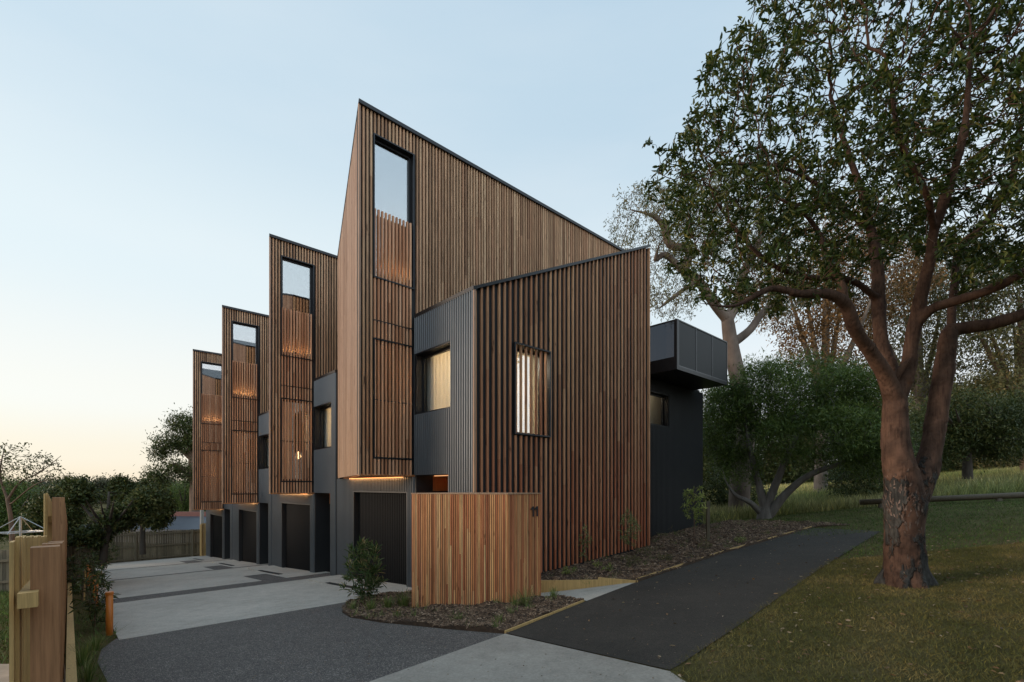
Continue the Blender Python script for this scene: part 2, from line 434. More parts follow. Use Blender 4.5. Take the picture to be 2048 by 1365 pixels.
# lawn / field material
def grassground(name, cols, sc=1.2):
    m, n, l, b = newmat(name)
    g = n.new('ShaderNodeNewGeometry')
    t = noise(n, l, g.outputs['Position'], sc, 7, 0.65)
    r = ramp(n, [(0.28, cols[0]), (0.5, cols[1]), (0.72, cols[2])]); l.new(t.outputs[0], r.inputs[0])
    t2 = noise(n, l, g.outputs['Position'], 60, 3, 0.7)
    r2 = ramp(n, [(0.3, (0.55,)*3), (0.7, (1.3,)*3)]); l.new(t2.outputs[0], r2.inputs[0])
    c = mixc(n, l, 1.0, r.outputs[0], r2.outputs[0], 'MULTIPLY')
    l.new(c, b.inputs['Base Color']); b.inputs['Roughness'].default_value = 0.95; b.inputs['Specular IOR Level'].default_value = 0.1
    bump(n, l, t2.outputs[0], b, 0.8, 0.04)
    return m
M['lawn'] = grassground('lawn_soil', [(0.063, 0.059, 0.020), (0.107, 0.089, 0.035), (0.151, 0.118, 0.055)])
def blademat(name, a, b_, c_, sc):
    m, n, l, b = newmat(name)
    g = n.new('ShaderNodeNewGeometry')
    t = noise(n, l, g.outputs['Position'], sc, 5, 0.6)
    r = ramp(n, [(0.32, a), (0.52, b_), (0.70, c_)]); l.new(t.outputs[0], r.inputs[0])
    r2 = ramp(n, [(0, (0.6,)*3), (0.85, (1.15,)*3), (1, (2.2, 1.9, 1.5))]); l.new(g.outputs['Random Per Island'], r2.inputs[0])
    c = mixc(n, l, 1.0, r.outputs[0], r2.outputs[0], 'MULTIPLY')
    l.new(c, b.inputs['Base Color']); b.inputs['Roughness'].default_value = 0.7; b.inputs['Specular IOR Level'].default_value = 0.15
    return m
M['blade'] = blademat('lawn_blades', (0.081, 0.090, 0.022), (0.159, 0.138, 0.043), (0.274, 0.206, 0.081), 1.1)
M['fieldblade'] = blademat('field_grass', (0.151, 0.208, 0.057), (0.284, 0.284, 0.113), (0.491, 0.435, 0.227), 0.25)
M['greenblade'] = blademat('verge_grass', (0.057, 0.103, 0.023), (0.092, 0.149, 0.034), (0.161, 0.196, 0.069), 0.8)
M['chip'] = timber('mulch_chip', [(0, (0.046, 0.028, 0.018)), (0.5, (0.139, 0.084, 0.050)), (0.85, (0.248, 0.154, 0.094)), (1, (0.465, 0.322, 0.213))], 0.3)
M['litter'] = leafmat('dry_leaf', [(0, (0.16, 0.08, 0.04)), (0.6, (0.25, 0.16, 0.09)), (1, (0.40, 0.32, 0.24))], 0.1)
M['tuft'] = leafmat('tussock', [(0, (0.075, 0.120, 0.030)), (0.6, (0.150, 0.195, 0.053)), (1, (0.360, 0.330, 0.135))], 0.25)
M['leaf_main'] = leafmat('glossy_leaf', [(0, (0.030, 0.054, 0.014)), (0.5, (0.057, 0.089, 0.021)), (0.85, (0.102, 0.122, 0.030)), (1, (0.190, 0.166, 0.048))], 0.25, 0.35)
M['leaf_gum'] = leafmat('gum_leaf', [(0, (0.096, 0.097, 0.040)), (0.6, (0.150, 0.149, 0.067)), (1, (0.260, 0.193, 0.086))], 0.3)
M['leaf_rust'] = leafmat('rust_leaf', [(0, (0.115, 0.069, 0.029)), (0.6, (0.218, 0.121, 0.052)), (1, (0.299, 0.172, 0.081))], 0.3)
M['leaf_mela'] = leafmat('feathery_leaf', [(0, (0.054, 0.084, 0.022)), (0.6, (0.106, 0.160, 0.036)), (1, (0.190, 0.235, 0.063))], 0.3)
M['leaf_dark'] = leafmat('dark_leaf', [(0, (0.032, 0.049, 0.015)), (0.6, (0.065, 0.086, 0.026)), (1, (0.138, 0.137, 0.046))], 0.25)
M['leaf_far'] = leafmat('far_leaf', [(0, (0.05, 0.055, 0.03)), (0.6, (0.075, 0.08, 0.045)), (1, (0.12, 0.11, 0.07))], 0.25)
M['leaf_bright'] = leafmat('young_leaf', [(0, (0.173, 0.230, 0.058)), (0.6, (0.316, 0.373, 0.101)), (1, (0.574, 0.574, 0.201))], 0.3)
M['leaf_pale'] = leafmat('pale_young_leaf', [(0, (0.16, 0.19, 0.07)), (0.6, (0.26, 0.29, 0.12)), (1, (0.42, 0.40, 0.2))], 0.3)
M['leaf_bottle'] = leafmat('spiky_leaf', [(0, (0.045, 0.083, 0.027)), (0.6, (0.090, 0.143, 0.042)), (0.9, (0.195, 0.210, 0.090)), (1, (0.450, 0.330, 0.180))], 0.25)
M['bark_main'] = barkmat('pink_bark', (0.091, 0.050, 0.034), (0.154, 0.094, 0.067), 2.2, 0.5, ((0.041, 0.041, 0.038), (0.099, 0.099, 0.093)))
M['bark_pale'] = barkmat('pale_bark', (0.09, 0.07, 0.055), (0.24, 0.20, 0.17), 1.6, 0.5)
M['bark_orange'] = barkmat('orange_bark', (0.080, 0.060, 0.048), (0.216, 0.160, 0.128), 1.6, 0.5)
M['bark_brown'] = barkmat('brown_bark', (0.10, 0.065, 0.045), (0.2, 0.13, 0.09), 5, 0.3)
M['bark_grey'] = barkmat('grey_bark', (0.10, 0.085, 0.075), (0.22, 0.20, 0.18), 4, 0.3)
M['bark_flake'] = timber('bark_flake', [(0, (0.065, 0.044, 0.037)), (0.6, (0.156, 0.110, 0.089)), (1, (0.260, 0.187, 0.158))], 0.4)
M['bark_dark'] = barkmat('dark_bark', (0.04, 0.032, 0.026), (0.09, 0.075, 0.06), 5, 0.3)
M['stem'] = simple('green_stem', (0.09, 0.075, 0.04), 0.8)

# ------------------------------------------------------------------ ground sheets
def subdivided(poly, zfun, off, name, mat, cell=None, holes=None, thick=None):
    """drape a plan polygon over the site: cut on the slope's kinks (and on a grid when asked)"""
    bm = bmesh.new()
    vs = [bm.verts.new((x, y, 0)) for x, y in poly]
    f = bm.faces.new(vs)
    if f.normal.z < 0 or f.calc_area() == 0: pass
    bm.normal_update()
    if bm.faces[:][0].normal.z < 0: bmesh.ops.reverse_faces(bm, faces=bm.faces[:])
    def cut(co, no):
        bmesh.ops.bisect_plane(bm, geom=bm.verts[:]+bm.edges[:]+bm.faces[:], plane_co=co, plane_no=no)
    for p in (4.0, 49.0):
        cut((p*U[0], p*U[1], 0), (U[0], U[1], 0))
    if cell:
        xs = [p[0] for p in poly]; ys = [p[1] for p in poly]
        x = math.floor(min(xs)/cell)*cell
        while x < max(xs): cut((x, 0, 0), (1, 0, 0)); x += cell
        y = math.floor(min(ys)/cell)*cell
        while y < max(ys): cut((0, y, 0), (0, 1, 0)); y += cell
    bmesh.ops.triangulate(bm, faces=bm.faces[:])
    for v in bm.verts: v.co.z = zfun(v.co.x, v.co.y) + off
    if thick:
        top = bm.faces[:]
        r = bmesh.ops.extrude_face_region(bm, geom=top)
        for v in [e for e in r['geom'] if isinstance(e, bmesh.types.BMVert)]: v.co.z += 0
        # the original faces become the underside
        for v in {v for fc in top if fc.is_valid for v in fc.verts}: v.co.z -= thick
    me = bpy.data.meshes.new(name); bm.to_mesh(me); bm.free()
    me.materials.append(mat)
    o = bpy.data.objects.new(name, me); COL.objects.link(o)
    tag(o, kind='structure')
    return o

g_lvl = lambda x, y: ground(x, y, True)
g_all = lambda x, y: ground(x, y)

# path outline (left edge from the crossover, right edge back)
PL = [gp(1010, 1268), gp(1170, 1205), gp(1275, 1165), gp(1450, 1107), gp(1625, 1057)]
PR = [gp(1340, 1343), gp(1500, 1238), gp(1641, 1138), gp(1762, 1064)]
path_poly = [(v.x, v.y) for v in PL] + [(v.x, v.y) for v in reversed(PR)]

def inpoly(x, y, poly):
    c = False; n = len(poly); j = n-1
    for i in range(n):
        xi, yi = poly[i]; xj, yj = poly[j]
        if (yi > y) != (yj > y) and x < (xj-xi)*(y-yi)/(yj-yi)+xi: c = not c
        j = i
    return c

# region in which the base terrain is lowered, hidden under paving, beds and houses
def shrink(poly, d):
    cx = sum(p[0] for p in poly)/len(poly); cy = sum(p[1] for p in poly)/len(poly)
    return poly
PM = [((a.x+b.x)/2, (a.y+b.y)/2) for a, b in zip([PL[0], PL[1], PL[2], PL[3], PL[4]], [PR[0], PR[1].lerp(PR[0], 0.2), PR[2].lerp(PR[1], 0.5), PR[2].lerp(PR[3], 0.5), PR[3]])]
low_poly = PM + [xy(13.2, 3.6)] + [xy(15.6, 6.9), xy(15.6, 31.0), xy(0.75, 31.0), xy(0.75, 6.0)]
def terrain(x, y):
    z = ground(x, y)
    if inpoly(x, y, low_poly): z -= 0.45
    r = math.hypot(x, y)
    if r > 12: z += 0.12*math.sin(x*0.31+1.0)*math.sin(y*0.23+x*0.11)*min(1, (r-12)/20)
    return z

def terrain_mesh():
    def axis(lo, hi):
        a = [0.0]; s = 0.4
        while a[-1] < hi:
            a.append(a[-1]+s)
            if a[-1] > 22: s *= 1.22
        b = [0.0]; s = 0.4
        while b[-1] > lo:
            b.append(b[-1]-s)
            if b[-1] < -24: s *= 1.22
        return sorted(set(b[1:] + a))
    xs = axis(-900, 900); ys = axis(-60, 1400)
    V_ = np.array([(x, y, terrain(x, y)) for y in ys for x in xs])
    nx = len(xs)
    F_ = np.array([(j*nx+i, j*nx+i+1, (j+1)*nx+i+1, (j+1)*nx+i) for j in range(len(ys)-1) for i in range(nx-1)])
    o = npmesh('ground', V_, F_, M['lawn'], smooth=False)
    tag(o, kind='structure')
terrain_mesh()

subdivided(path_poly, g_all, 0.012, 'path', M['asphalt'], 1.0)
C0 = gp(1012, 1268); C1 = gp(1338, 1343)
# concrete crossover at the camera's feet
cross_poly = [(C0.x-0.01, C0.y-0.02), tuple(gp(740, 1365))[:2], (-1.9, 2.6), (-2.4, 0.6), (2.6, 0.6), (1.75, 2.6), (gp(1365, 1362).x, gp(1365, 1362).y), (C1.x, C1.y-0.02)]
subdivided(cross_poly, g_all, 0.008, 'footpath', M['crossover'], 1.0)
# aggregate apron
ag = [gp(1010, 1269), gp(900, 1260), gp(760, 1246), gp(700, 1236), gp(684, 1226), gp(690, 1212)]
apron_poly = [tuple(v)[:2] for v in ag] + [xy(3.75, 8.4), xy(0.55, 8.4)] + [tuple(gp(232, 1278))[:2], tuple(gp(203, 1300))[:2], tuple(gp(195, 1325))[:2], tuple(gp(215, 1365))[:2], (-2.6, 2.0), (-2.5, 0.6), (-2.42, 0.6), (-1.92, 2.6), tuple(gp(739, 1365))[:2]]
subdivided(apron_poly, g_lvl, 0.004, 'driveway_apron', M['aggregate'], 1.0)
# driveway concrete bands with aggregate strips between
qs = [(8.4, 12.9), (13.8, 19.2), (19.5, 24.6), (24.85, 30.6)]
for q0, q1 in qs:
    subdivided([xy(0.5, q0), xy(5.6, q0), xy(5.6, q1), xy(0.5, q1)], g_lvl, 0.004, 'driveway', M['concrete'])
for q0, q1 in ((12.9, 13.8), (19.2, 19.5), (24.6, 24.85)):
    subdivided([xy(0.5, q0), xy(5.6, q0), xy(5.6, q1), xy(0.5, q1)], g_lvl, 0.006, 'driveway_strip', M['aggregate'])

# aggregate insets beside each entry
for q0 in (13.8, 19.5, 24.85):
    subdivided([xy(3.75, q0), xy(4.35, q0), xy(4.35, q0+1.9), xy(3.75, q0+1.9)], g_lvl, 0.008, 'driveway_strip', M['aggregate'])
# beds
def P2(px, py): v = gp(px, py); return (v.x, v.y)
bed1 = [P2(1010, 1266), P2(900, 1258), P2(760, 1244), P2(700, 1234), P2(685, 1225), P2(690, 1212), P2(720, 1198), P2(780, 1190), P2(830, 1186), P2(960, 1186), P2(1085, 1198), P2(1110, 1196), P2(1168, 1204)]
def bump_z(x, y):
    return ground(x, y) + 0.02 + 0.022*math.sin(x*5.1+y*3.3)*math.sin(y*4.7-x*2.2) + 0.02*math.sin(x*11+2)*math.sin(y*9+1)
subdivided(bed1, bump_z, 0.012, 'mulch_bed', M['soil'], 0.12, thick=0.3)
Dp = (5.292, 6.735)                      # near corner of the dark timber wing in (p,q)
BW0 = P2(1197, 1168); BW1 = P2(1275, 1166)
bed2 = [BW0, BW1] + [(v.x, v.y) for v in PL[3:]] + [P2(1700, 1052), P2(1560, 1046), xy(17.5, 7.4), xy(15.8, 7.75), xy(10.9, 7.75), xy(10.9, 6.6), xy(5.9, 6.7), xy(6.0, 6.2)]
subdivided(bed2, bump_z, 0.03, 'garden_bed', M['soil'], 0.25, thick=0.3)
walk = [P2(1180, 1203), P2(1275, 1167), BW0, xy(6.0, 6.2), xy(5.9, 6.75), xy(5.29, 6.75), xy(6.9, 7.45), xy(6.9, 8.8), xy(5.29, 8.76), xy(3.7, 8.45), xy(3.9, 7.6), P2(1000, 1190)]
walk = [P2(1180, 1204), P2(1275, 1166), BW0, xy(6.05, 6.2), xy(5.95, 6.9), xy(7.0, 7.5), xy(7.0, 8.76), xy(5.4, 8.76), xy(3.7, 8.43), P2(830, 1184), P2(1085, 1194)]
def walk_z(x, y):
    q = pq(x, y)[1]; f_ = min(1.0, max(0.0, (q-4.7)/1.3))
    return ground(x, y)*(1-f_) + ground(x, y, True)*f_
subdivided(walk, walk_z, 0.010, 'walkway', M['concrete'], 0.25)
yard = [(-9, 3.0), (-2.75, 3.0), (-3.3, 3.65), (-5.0, 5.4), (-9, 6.0)]
subdivided(yard, g_all, 0.02, 'bare_yard', M['sand'], 0.5)

# edging boards
def edging(pts, name, label, w=0.02, h=0.05, dz=0.012, mat='pine'):
    mb = MB()
    for a, b in zip(pts[:-1], pts[1:]):
        a = Vector((a[0], a[1], ground(a[0], a[1])+dz)); b = Vector((b[0], b[1], ground(b[0], b[1])+dz))
        mb.bar(a, b, w, h)
    o = mb.build(name, M[mat]); tag(o, label, 'garden edging'); return o
edging([(C0.x-0.012, C0.y)] + [(PL[1].x-0.015, PL[1].y+0.012)], 'edging_board', 'pale timber edging between the mulch around the timber screen and the asphalt path')
edging([(v.x-0.015, v.y+0.015) for v in PL[2:]], 'edging_board', 'long pale timber edging along the garden bed below the dark timber wall', 0.02, 0.06, 0.035)

# ------------------------------------------------------------------ the row of townhouses
ANG = math.atan2(U[1], U[0])
T = 1.22                                   # depth of the projecting timber bay
NB = 3.9                                   # width of bay and garage along the row
SOF, RIDGE, SLOPE = 2.42, 9.53, 0.3051
S_UNIT, STEP = 5.55, 0.42

class Frame:
    def __init__(s, o, d, out):
        s.o = Vector(o); s.d = Vector(d).normalized(); s.n = Vector(out).normalized()
    def P(s, a, z, off=0.0):
        v = s.o + s.d*a + s.n*off
        return (v.x, v.y, z)

def strips(s0, s1, holes):
    e = sorted({s0, s1, *[h[0] for h in holes if s0 < h[0] < s1], *[h[1] for h in holes if s0 < h[1] < s1]})
    return list(zip(e[:-1], e[1:]))

def zparts(sa, sb, z0, z1, holes):
    """vertical intervals of a strip left by the holes; z0, z1 are functions of s"""
    sm = (sa+sb)/2
    hs = sorted([(h[2], h[3]) for h in holes if h[0] <= sm <= h[1]])
    lo = ('f', z0); out = []
    for a, b in hs:
        out.append((lo, ('c', a))); lo = ('c', b)
    out.append((lo, ('f', z1)))
    ev = lambda e, s: e[1](s) if e[0] == 'f' else e[1]
    return [((ev(a, sa), ev(a, sb)), (ev(b, sa), ev(b, sb))) for a, b in out if ev(b, sm) - ev(a, sm) > 0.004]

const = lambda c: (lambda s: c)
def backing(fr, s0, s1, z0, z1, holes, off0, off1):
    mb = MB()
    for sa, sb in strips(s0, s1, holes):
        for (a0, b0), (a1, b1) in zparts(sa, sb, z0, z1, holes):
            mb.quadbox([fr.P(sa, a0, off0), fr.P(sb, b0, off0), fr.P(sb, b0, off1), fr.P(sa, a0, off1),
                        fr.P(sa, a1, off0), fr.P(sb, b1, off0), fr.P(sb, b1, off1), fr.P(sa, a1, off1)])
    return mb

def ribbed(fr, s0, s1, z0, z1, holes, pitch=0.072, dep=0.032, off=0.0):
    mb = MB(); n = max(1, round((s1-s0)/pitch)); pt = (s1-s0)/n
    prof = [(0.0, 0.0), (0.22, 0.0), (0.36, 0.75), (0.46, 1.0), (0.72, 1.0), (0.82, 0.75), (0.96, 0.0)]
    pts = [(s0 + (i+a)*pt, b*dep) for i in range(n) for a, b in prof] + [(s1, 0.0)]
    for (sa, oa), (sb, ob) in zip(pts[:-1], pts[1:]):
        for (a0, b0), (a1, b1) in zparts(sa, sb, z0, z1, holes):
            o = len(mb.v)
            mb.v += [fr.P(sa, a0, off+oa), fr.P(sb, b0, off+ob), fr.P(sb, b1, off+ob), fr.P(sa, a1, off+oa)]
            mb.f.append((o, o+1, o+2, o+3))
    return mb

def battens(fr, s0, s1, z0, z1, holes, pitch, wd, dep, off, rng, lens=(1.6, 4.2), start=None):
    mb = MB(); s = s0 if start is None else start
    while s + wd <= s1 + 1e-6:
        for (a0, b0), (a1, b1) in zparts(s, s+wd, z0, z1, holes):
            za, zb = min(a0, b0), max(a1, b1); j = rng.uniform(-0.003, 0.003)
            cur = za + 0.0
            first = True
            while cur < zb - 0.01:
                ln = rng.uniform(*lens) * (rng.random() if first else 1.0); first = False
                nx = cur + max(0.4, ln)
                if zb - nx < 0.5: nx = zb
                top = nx - (0.002 if nx < zb else 0)
                ta, tb = (top, top) if nx < zb else (a1, b1)
                mb.quadbox([fr.P(s, cur, off), fr.P(s+wd, cur, off), fr.P(s+wd, cur, off+dep+j), fr.P(s, cur, off+dep+j),
                            fr.P(s, ta, off), fr.P(s+wd, tb, off), fr.P(s+wd, tb, off+dep+j), fr.P(s, ta, off+dep+j)])
                cur = nx
        s += pitch
    return mb

SIDE = Frame((0, 0), (1, 0), (0, -1))
LEFT = Frame((0, 0), (T, NB), (-NB, T))
LLEN = math.hypot(T, NB)
FRONT = Frame((T, 0), (0, 1), (-1, 0))

def window(root, fr, s0, s1, z0, z1, rec, glass='glass', name='window', fw=0.05, label=None):
    """frame lining the recess, with the pane set back"""
    mb = MB(); t = 0.025
    for a, b, c, d in ((s0, s0+t, z0, z1), (s1-t, s1, z0, z1), (s0+t, s1-t, z0, z0+t), (s0+t, s1-t, z1-t, z1)):
        mb.quadbox([fr.P(a, c, -rec-0.08), fr.P(b, c, -rec-0.08), fr.P(b, c, 0.012), fr.P(a, c, 0.012),
                    fr.P(a, d, -rec-0.08), fr.P(b, d, -rec-0.08), fr.P(b, d, 0.012), fr.P(a, d, 0.012)])
    for a, b, c, d in ((s0+t, s0+t+fw, z0+t, z1-t), (s1-t-fw, s1-t, z0+t, z1-t), (s0+t+fw, s1-t-fw, z0+t, z0+t+fw), (s0+t+fw, s1-t-fw, z1-t-fw, z1-t)):
        mb.quadbox([fr.P(a, c, -rec-0.05), fr.P(b, c, -rec-0.05), fr.P(b, c, -rec+0.01), fr.P(a, c, -rec+0.01),
                    fr.P(a, d, -rec-0.05), fr.P(b, d, -rec-0.05), fr.P(b, d, -rec+0.01), fr.P(a, d, -rec+0.01)])
    f = mb.build(name, M['trim'], root)
    g = MB(); e = t+fw
    g.quadbox([fr.P(s0+e, z0+e, -rec-0.025), fr.P(s1-e, z0+e, -rec-0.025), fr.P(s1-e, z0+e, -rec-0.015), fr.P(s0+e, z0+e, -rec-0.015),
               fr.P(s0+e, z1-e, -rec-0.025), fr.P(s1-e, z1-e, -rec-0.025), fr.P(s1-e, z1-e, -rec-0.015), fr.P(s0+e, z1-e, -rec-0.015)])
    g.build('pane', M[glass], f)
    return f

def lamp(name, kind, loc, energy, color, parent, size=None, rot=None, sizey=None):
    d = bpy.data.lights.new(name, kind); d.energy = energy; d.color = color
    if kind == 'AREA':
        d.size = size
        if sizey: d.shape = 'RECTANGLE'; d.size_y = sizey
    elif size: d.shadow_soft_size = size
    o = bpy.data.objects.new(name, d); COL.objects.link(o); o.parent = parent; o.location = loc
    if rot: o.rotation_euler = rot
    return o

WARM = (1.0, 0.55, 0.22); SOFTW = (1.0, 0.80, 0.56)
GREYTOP = 5.73

def townhouse(k, label):
    rng = random.Random(40+k)
    end = k == 0
    C = Vector((*xy(4.07 + 0.0, 8.746 + S_UNIT*k), EYE - 2.2 - STEP*k))
    root = empty('townhouse', C, ANG)
    tag(root, label, 'townhouse', 'townhouses in the stepped row')
    ng = -2.0 if end else -1.55
    low = -0.5
    ws0, ws1 = 0.295, 1.20
    UW = (ws0, ws1, 6.27, 9.07); LW = (ws0, ws1, 2.75, 5.09)
    # -- projecting bay: backing wall, battens, windows
    bk = backing(SIDE, 0.05, T, const(SOF+0.02), const(RIDGE-0.06), [UW, LW], -0.20, -0.046)
    b2 = backing(SIDE, T, 9.8, const(0.0), const(RIDGE-0.06), [], -0.20, -0.046)
    o = len(bk.v); bk.v += b2.v; bk.f += [tuple(i+o for i in f) for f in b2.f]
    b3 = backing(LEFT, 0.11, LLEN-0.02, const(SOF+0.02), lambda s: RIDGE-0.06-SLOPE*NB*s/LLEN, [], -0.20, -0.03)
    o = len(bk.v); bk.v += b3.v; bk.f += [tuple(i+o for i in f) for f in b3.f]
    bk.build('bay_wall', M['backing'], root)
    holes = [(ws0-0.01, ws1+0.012, 7.62, 9.07)]
    slots = [(ws0-0.01, ws1+0.012, 5.43, 5.455), (ws0-0.01, ws1+0.012, 5.075, 5.10), (ws0-0.01, ws1+0.012, 2.735, 2.76)]
    bw, bd = 0.035, 0.044
    allh = [(ws0-0.01, ws1+0.012, SOF-1, 9.07)]
    sc = battens(SIDE, 0.0, T+0.01, const(SOF), const(RIDGE-0.03), allh, 0.079, bw, bd, -bd, rng)
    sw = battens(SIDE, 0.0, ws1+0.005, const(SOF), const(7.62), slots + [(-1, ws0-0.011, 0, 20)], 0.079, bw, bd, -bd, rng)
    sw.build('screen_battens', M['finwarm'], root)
    s2 = battens(SIDE, 0.0, 9.75, const(GREYTOP-0.3 if not end else GREYTOP-0.1), const(RIDGE-0.03), [], 0.079, bw, bd, -bd, rng, start=0.079*16)
    o = len(sc.v); sc.v += s2.v; sc.f += [tuple(i+o for i in f) for f in s2.f]
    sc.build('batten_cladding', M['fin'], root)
    lc = battens(LEFT, 0.03, LLEN, const(SOF), lambda s: RIDGE-0.03-SLOPE*NB*s/LLEN, [], 0.058, 0.044, 0.026, -0.026, rng)
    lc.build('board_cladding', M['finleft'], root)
    cb = MB(); cb.quadbox([(-0.006, -0.006, SOF-0.01), (0.03, -0.006, SOF-0.01), (0.03, 0.03, SOF-0.01), (-0.006, 0.03, SOF-0.01),
                           (-0.006, -0.006, RIDGE-0.03), (0.03, -0.006, RIDGE-0.03), (0.03, 0.03, RIDGE-0.03), (-0.006, 0.03, RIDGE-0.03)])
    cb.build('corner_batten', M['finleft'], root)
    for z in (5.43, 5.077, 3.885, 2.737):
        mr = MB(); mr.box((ws0-0.03, 0.002, z), (ws1+0.02, 0.035, z+0.016)); mr.build('batten_rail', M['trim'], root)
    window(root, SIDE, *UW, 0.10, name='upper_window')
    window(root, SIDE, *LW, 0.12, name='lower_window')
    # -- roof
    rz = lambda x, y: RIDGE - SLOPE*max(0.0, y)
    rf = MB()
    rf.prism([(-0.02, -0.03), (9.82, -0.03), (9.82, NB+0.04), (T, NB+0.04)], lambda x, y: rz(x, y)-0.04, lambda x, y: rz(x, y)+0.012)
    rf.build('roof', M['trim'], root)
    cp = MB(); cp.box((-0.02, -0.044, RIDGE-0.055), (9.82, -0.031, RIDGE+0.016))
    cp.build('roof_capping', M['trim'], root)
    # -- soffit with its lamp strip
    sf = MB(); sf.prism([(0.03, 0.02), (T+0.12, 0.02), (T+0.12, NB-0.06)], SOF-0.02, SOF+0.018)
    sf.build('soffit', M['door_timber'], root)
    ls = MB(); ls.box((T-0.085, 0.35, SOF-0.036), (T-0.067, 3.0, SOF-0.022))
    ls.build('light_strip', M['led'], root)
    lamp('soffit_lamp', 'AREA', (T-0.13, 1.7, SOF-0.05), 3.5, (1.0, 0.47, 0.17), root, 0.04, (0, R(-50), 0), 2.6)
    # -- garage and grey steel front
    dn0, dn1, dtop = 0.28, 2.90, 2.085
    gh = [(dn0, dn1, -9, dtop)]
    gb = backing(FRONT, 0.0, NB, const(low), const(SOF-0.022), gh, -0.25, -0.004); gb.build('garage_backing', M['backing'], root)
    rb = ribbed(FRONT, 0.0, NB, const(low), const(SOF-0.022), gh); rb.build('garage_wall', M['metal'], root)
    dr = ribbed(FRONT, dn0+0.03, dn1-0.03, const(low), const(dtop-0.03), [], 0.08, 0.012, -0.11)
    d = dr.build('garage_door', M['door'], root)
    df = MB()
    for a, b, c, e in ((dn0, dn0+0.03, low, dtop), (dn1-0.03, dn1, low, dtop), (dn0+0.03, dn1-0.03, dtop-0.03, dtop)):
        df.quadbox([FRONT.P(a, c, -0.2), FRONT.P(b, c, -0.2), FRONT.P(b, c, 0.022), FRONT.P(a, c, 0.022), FRONT.P(a, e, -0.2), FRONT.P(b, e, -0.2), FRONT.P(b, e, 0.022), FRONT.P(a, e, 0.022)])
    df.build('door_frame', M['darkmetal'], d)
    # grey block above and beside the entry
    wn0, wn1, wz0, wz1 = max(-1.295, ng+0.22), -0.03, 3.67, 4.93
    en0 = max(-1.21, ng+0.3)
    eh = [(en0, 0.0, -9, SOF+0.01), (wn0, wn1, wz0, wz1)]
    gtop = const(GREYTOP-0.05)
    mb = backing(FRONT, ng+(0.08 if end else 0.02), 0.0, const(low), gtop, eh, -0.2, -0.004)
    mb.build('grey_backing', M['backing'], root)
    ribbed(FRONT, ng+0.0, 0.0, const(low), gtop, eh).build('grey_wall', M['metal'], root)
    cap = MB(); cap.box((T-0.035, ng-0.01, GREYTOP-0.05), (T+0.05, -0.035, GREYTOP+0.012)); cap.build('wall_capping', M['trim'], root)
    gw = window(root, FRONT, wn0, wn1, wz0, wz1, 0.16, 'clear', 'grey_wall_window')
    # curtain inside
    cu = MB(); n = 90; y0, y1 = ng+0.25, -0.02
    for i in range(n+1):
        y = y0+(y1-y0)*i/n; x = T+0.29+0.022*math.sin(i*0.9)
        cu.v += [(x, y, 3.06), (x, y, 5.25)]
    cu.f = [(2*i, 2*i+2, 2*i+3, 2*i+1) for i in range(n)]
    cu.build('curtain', M['curtain'], root)
    rm = MB()
    zc = 5.35
    rm.box((T+0.2, ng+0.2, 2.98), (T+3.2, -0.2, 3.03)); rm.box((T+0.2, ng+0.2, zc), (T+3.2, -0.2, zc+0.05))
    rm.box((T+3.2, ng+0.2, 2.98), (T+3.26, -0.2, zc+0.05)); rm.box((T+0.34, -0.23, 3.03), (T+3.2, -0.205, zc))
    if not end: rm.box((T+0.2, ng+0.2, 3.03), (T+3.2, ng+0.24, zc))
    rm.build('room', M['cream'], root)
    lamp('room_lamp', 'POINT', (T+1.5, (ng-0.2)/2, 4.85), 105 if end else 70, SOFTW, root, 0.12)
    # entry
    al = MB()
    al.box((T+0.42, -0.035, 2.10), (T+1.7, -0.002, SOF+0.01)); al.box((T+1.7, en0, 2.06), (T+1.76, -0.002, SOF+0.10))
    al.box((T+0.42, en0, SOF+0.012), (T+1.7, -0.001, SOF+0.10)); al.box((T+0.75, -0.04, low), (T+0.95, -0.002, 2.02))
    al.build('entry_lining', M['door_timber'], root)
    a2 = MB(); a2.box((T+0.005, -0.03, low), (T+0.42, -0.002, SOF+0.01)); a2.box((T+0.42, -0.03, low), (T+1.69, -0.004, 2.10))
    a2.box((T+0.005, en0-0.06, low), (T+1.76, en0, SOF+0.10)); a2.box((T+0.005, en0, SOF+0.012), (T+0.418, -0.001, SOF+0.10)); a2.box((T+1.7, en0, low), (T+1.76, -0.002, 2.06))
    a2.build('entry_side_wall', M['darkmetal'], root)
    a3 = MB(); a3.box((T+0.01, en0+0.002, -0.3), (T+1.69, -0.042, -0.06 if end else -0.02)); a3.build('entry_floor', M['concrete'], root)
    ed = MB(); ed.box((T+1.64, en0+0.15, -0.05), (T+1.69, -0.12, 2.05)); dd = ed.build('entry_door', M['door'], root)
    hb = MB(); hb.tube([(T+1.6, en0+0.3, 0.6), (T+1.6, en0+0.3, 1.6)], 0.018); hb.build('handle', M['trim'], dd)
    l2 = MB(); l2.box((T+0.44, en0+0.02, SOF-0.008), (T+0.46, -0.05, SOF+0.008)); l2.build('light_strip', M['led'], root)
    lamp('entry_lamp', 'AREA', (T+0.9, -0.42, SOF-0.03), 8 if end else 1.2, (1.0, 0.45, 0.16), root, 0.05, (R(-60), 0, 0), 0.5)
    # low concrete landing before the garage
    ld = MB(); ld.prism([(0.38, -0.02), (T-0.03, -0.02), (T-0.03, 3.7), (0.38, 3.7)], -0.6, lambda x, y: 0.0 - 0.035*max(0.0, y))
    ldo = ld.build('landing', M['concrete'], None, loc=C); ldo.rotation_euler = (0, 0, ANG); tag(ldo, kind='structure')
    # -- rooms inside the bay
    it = MB()
    it.prism([(0.25, 0.205), (T+0.1, 0.205), (T+0.1, 3.2)], SOF+0.03, SOF+0.12)
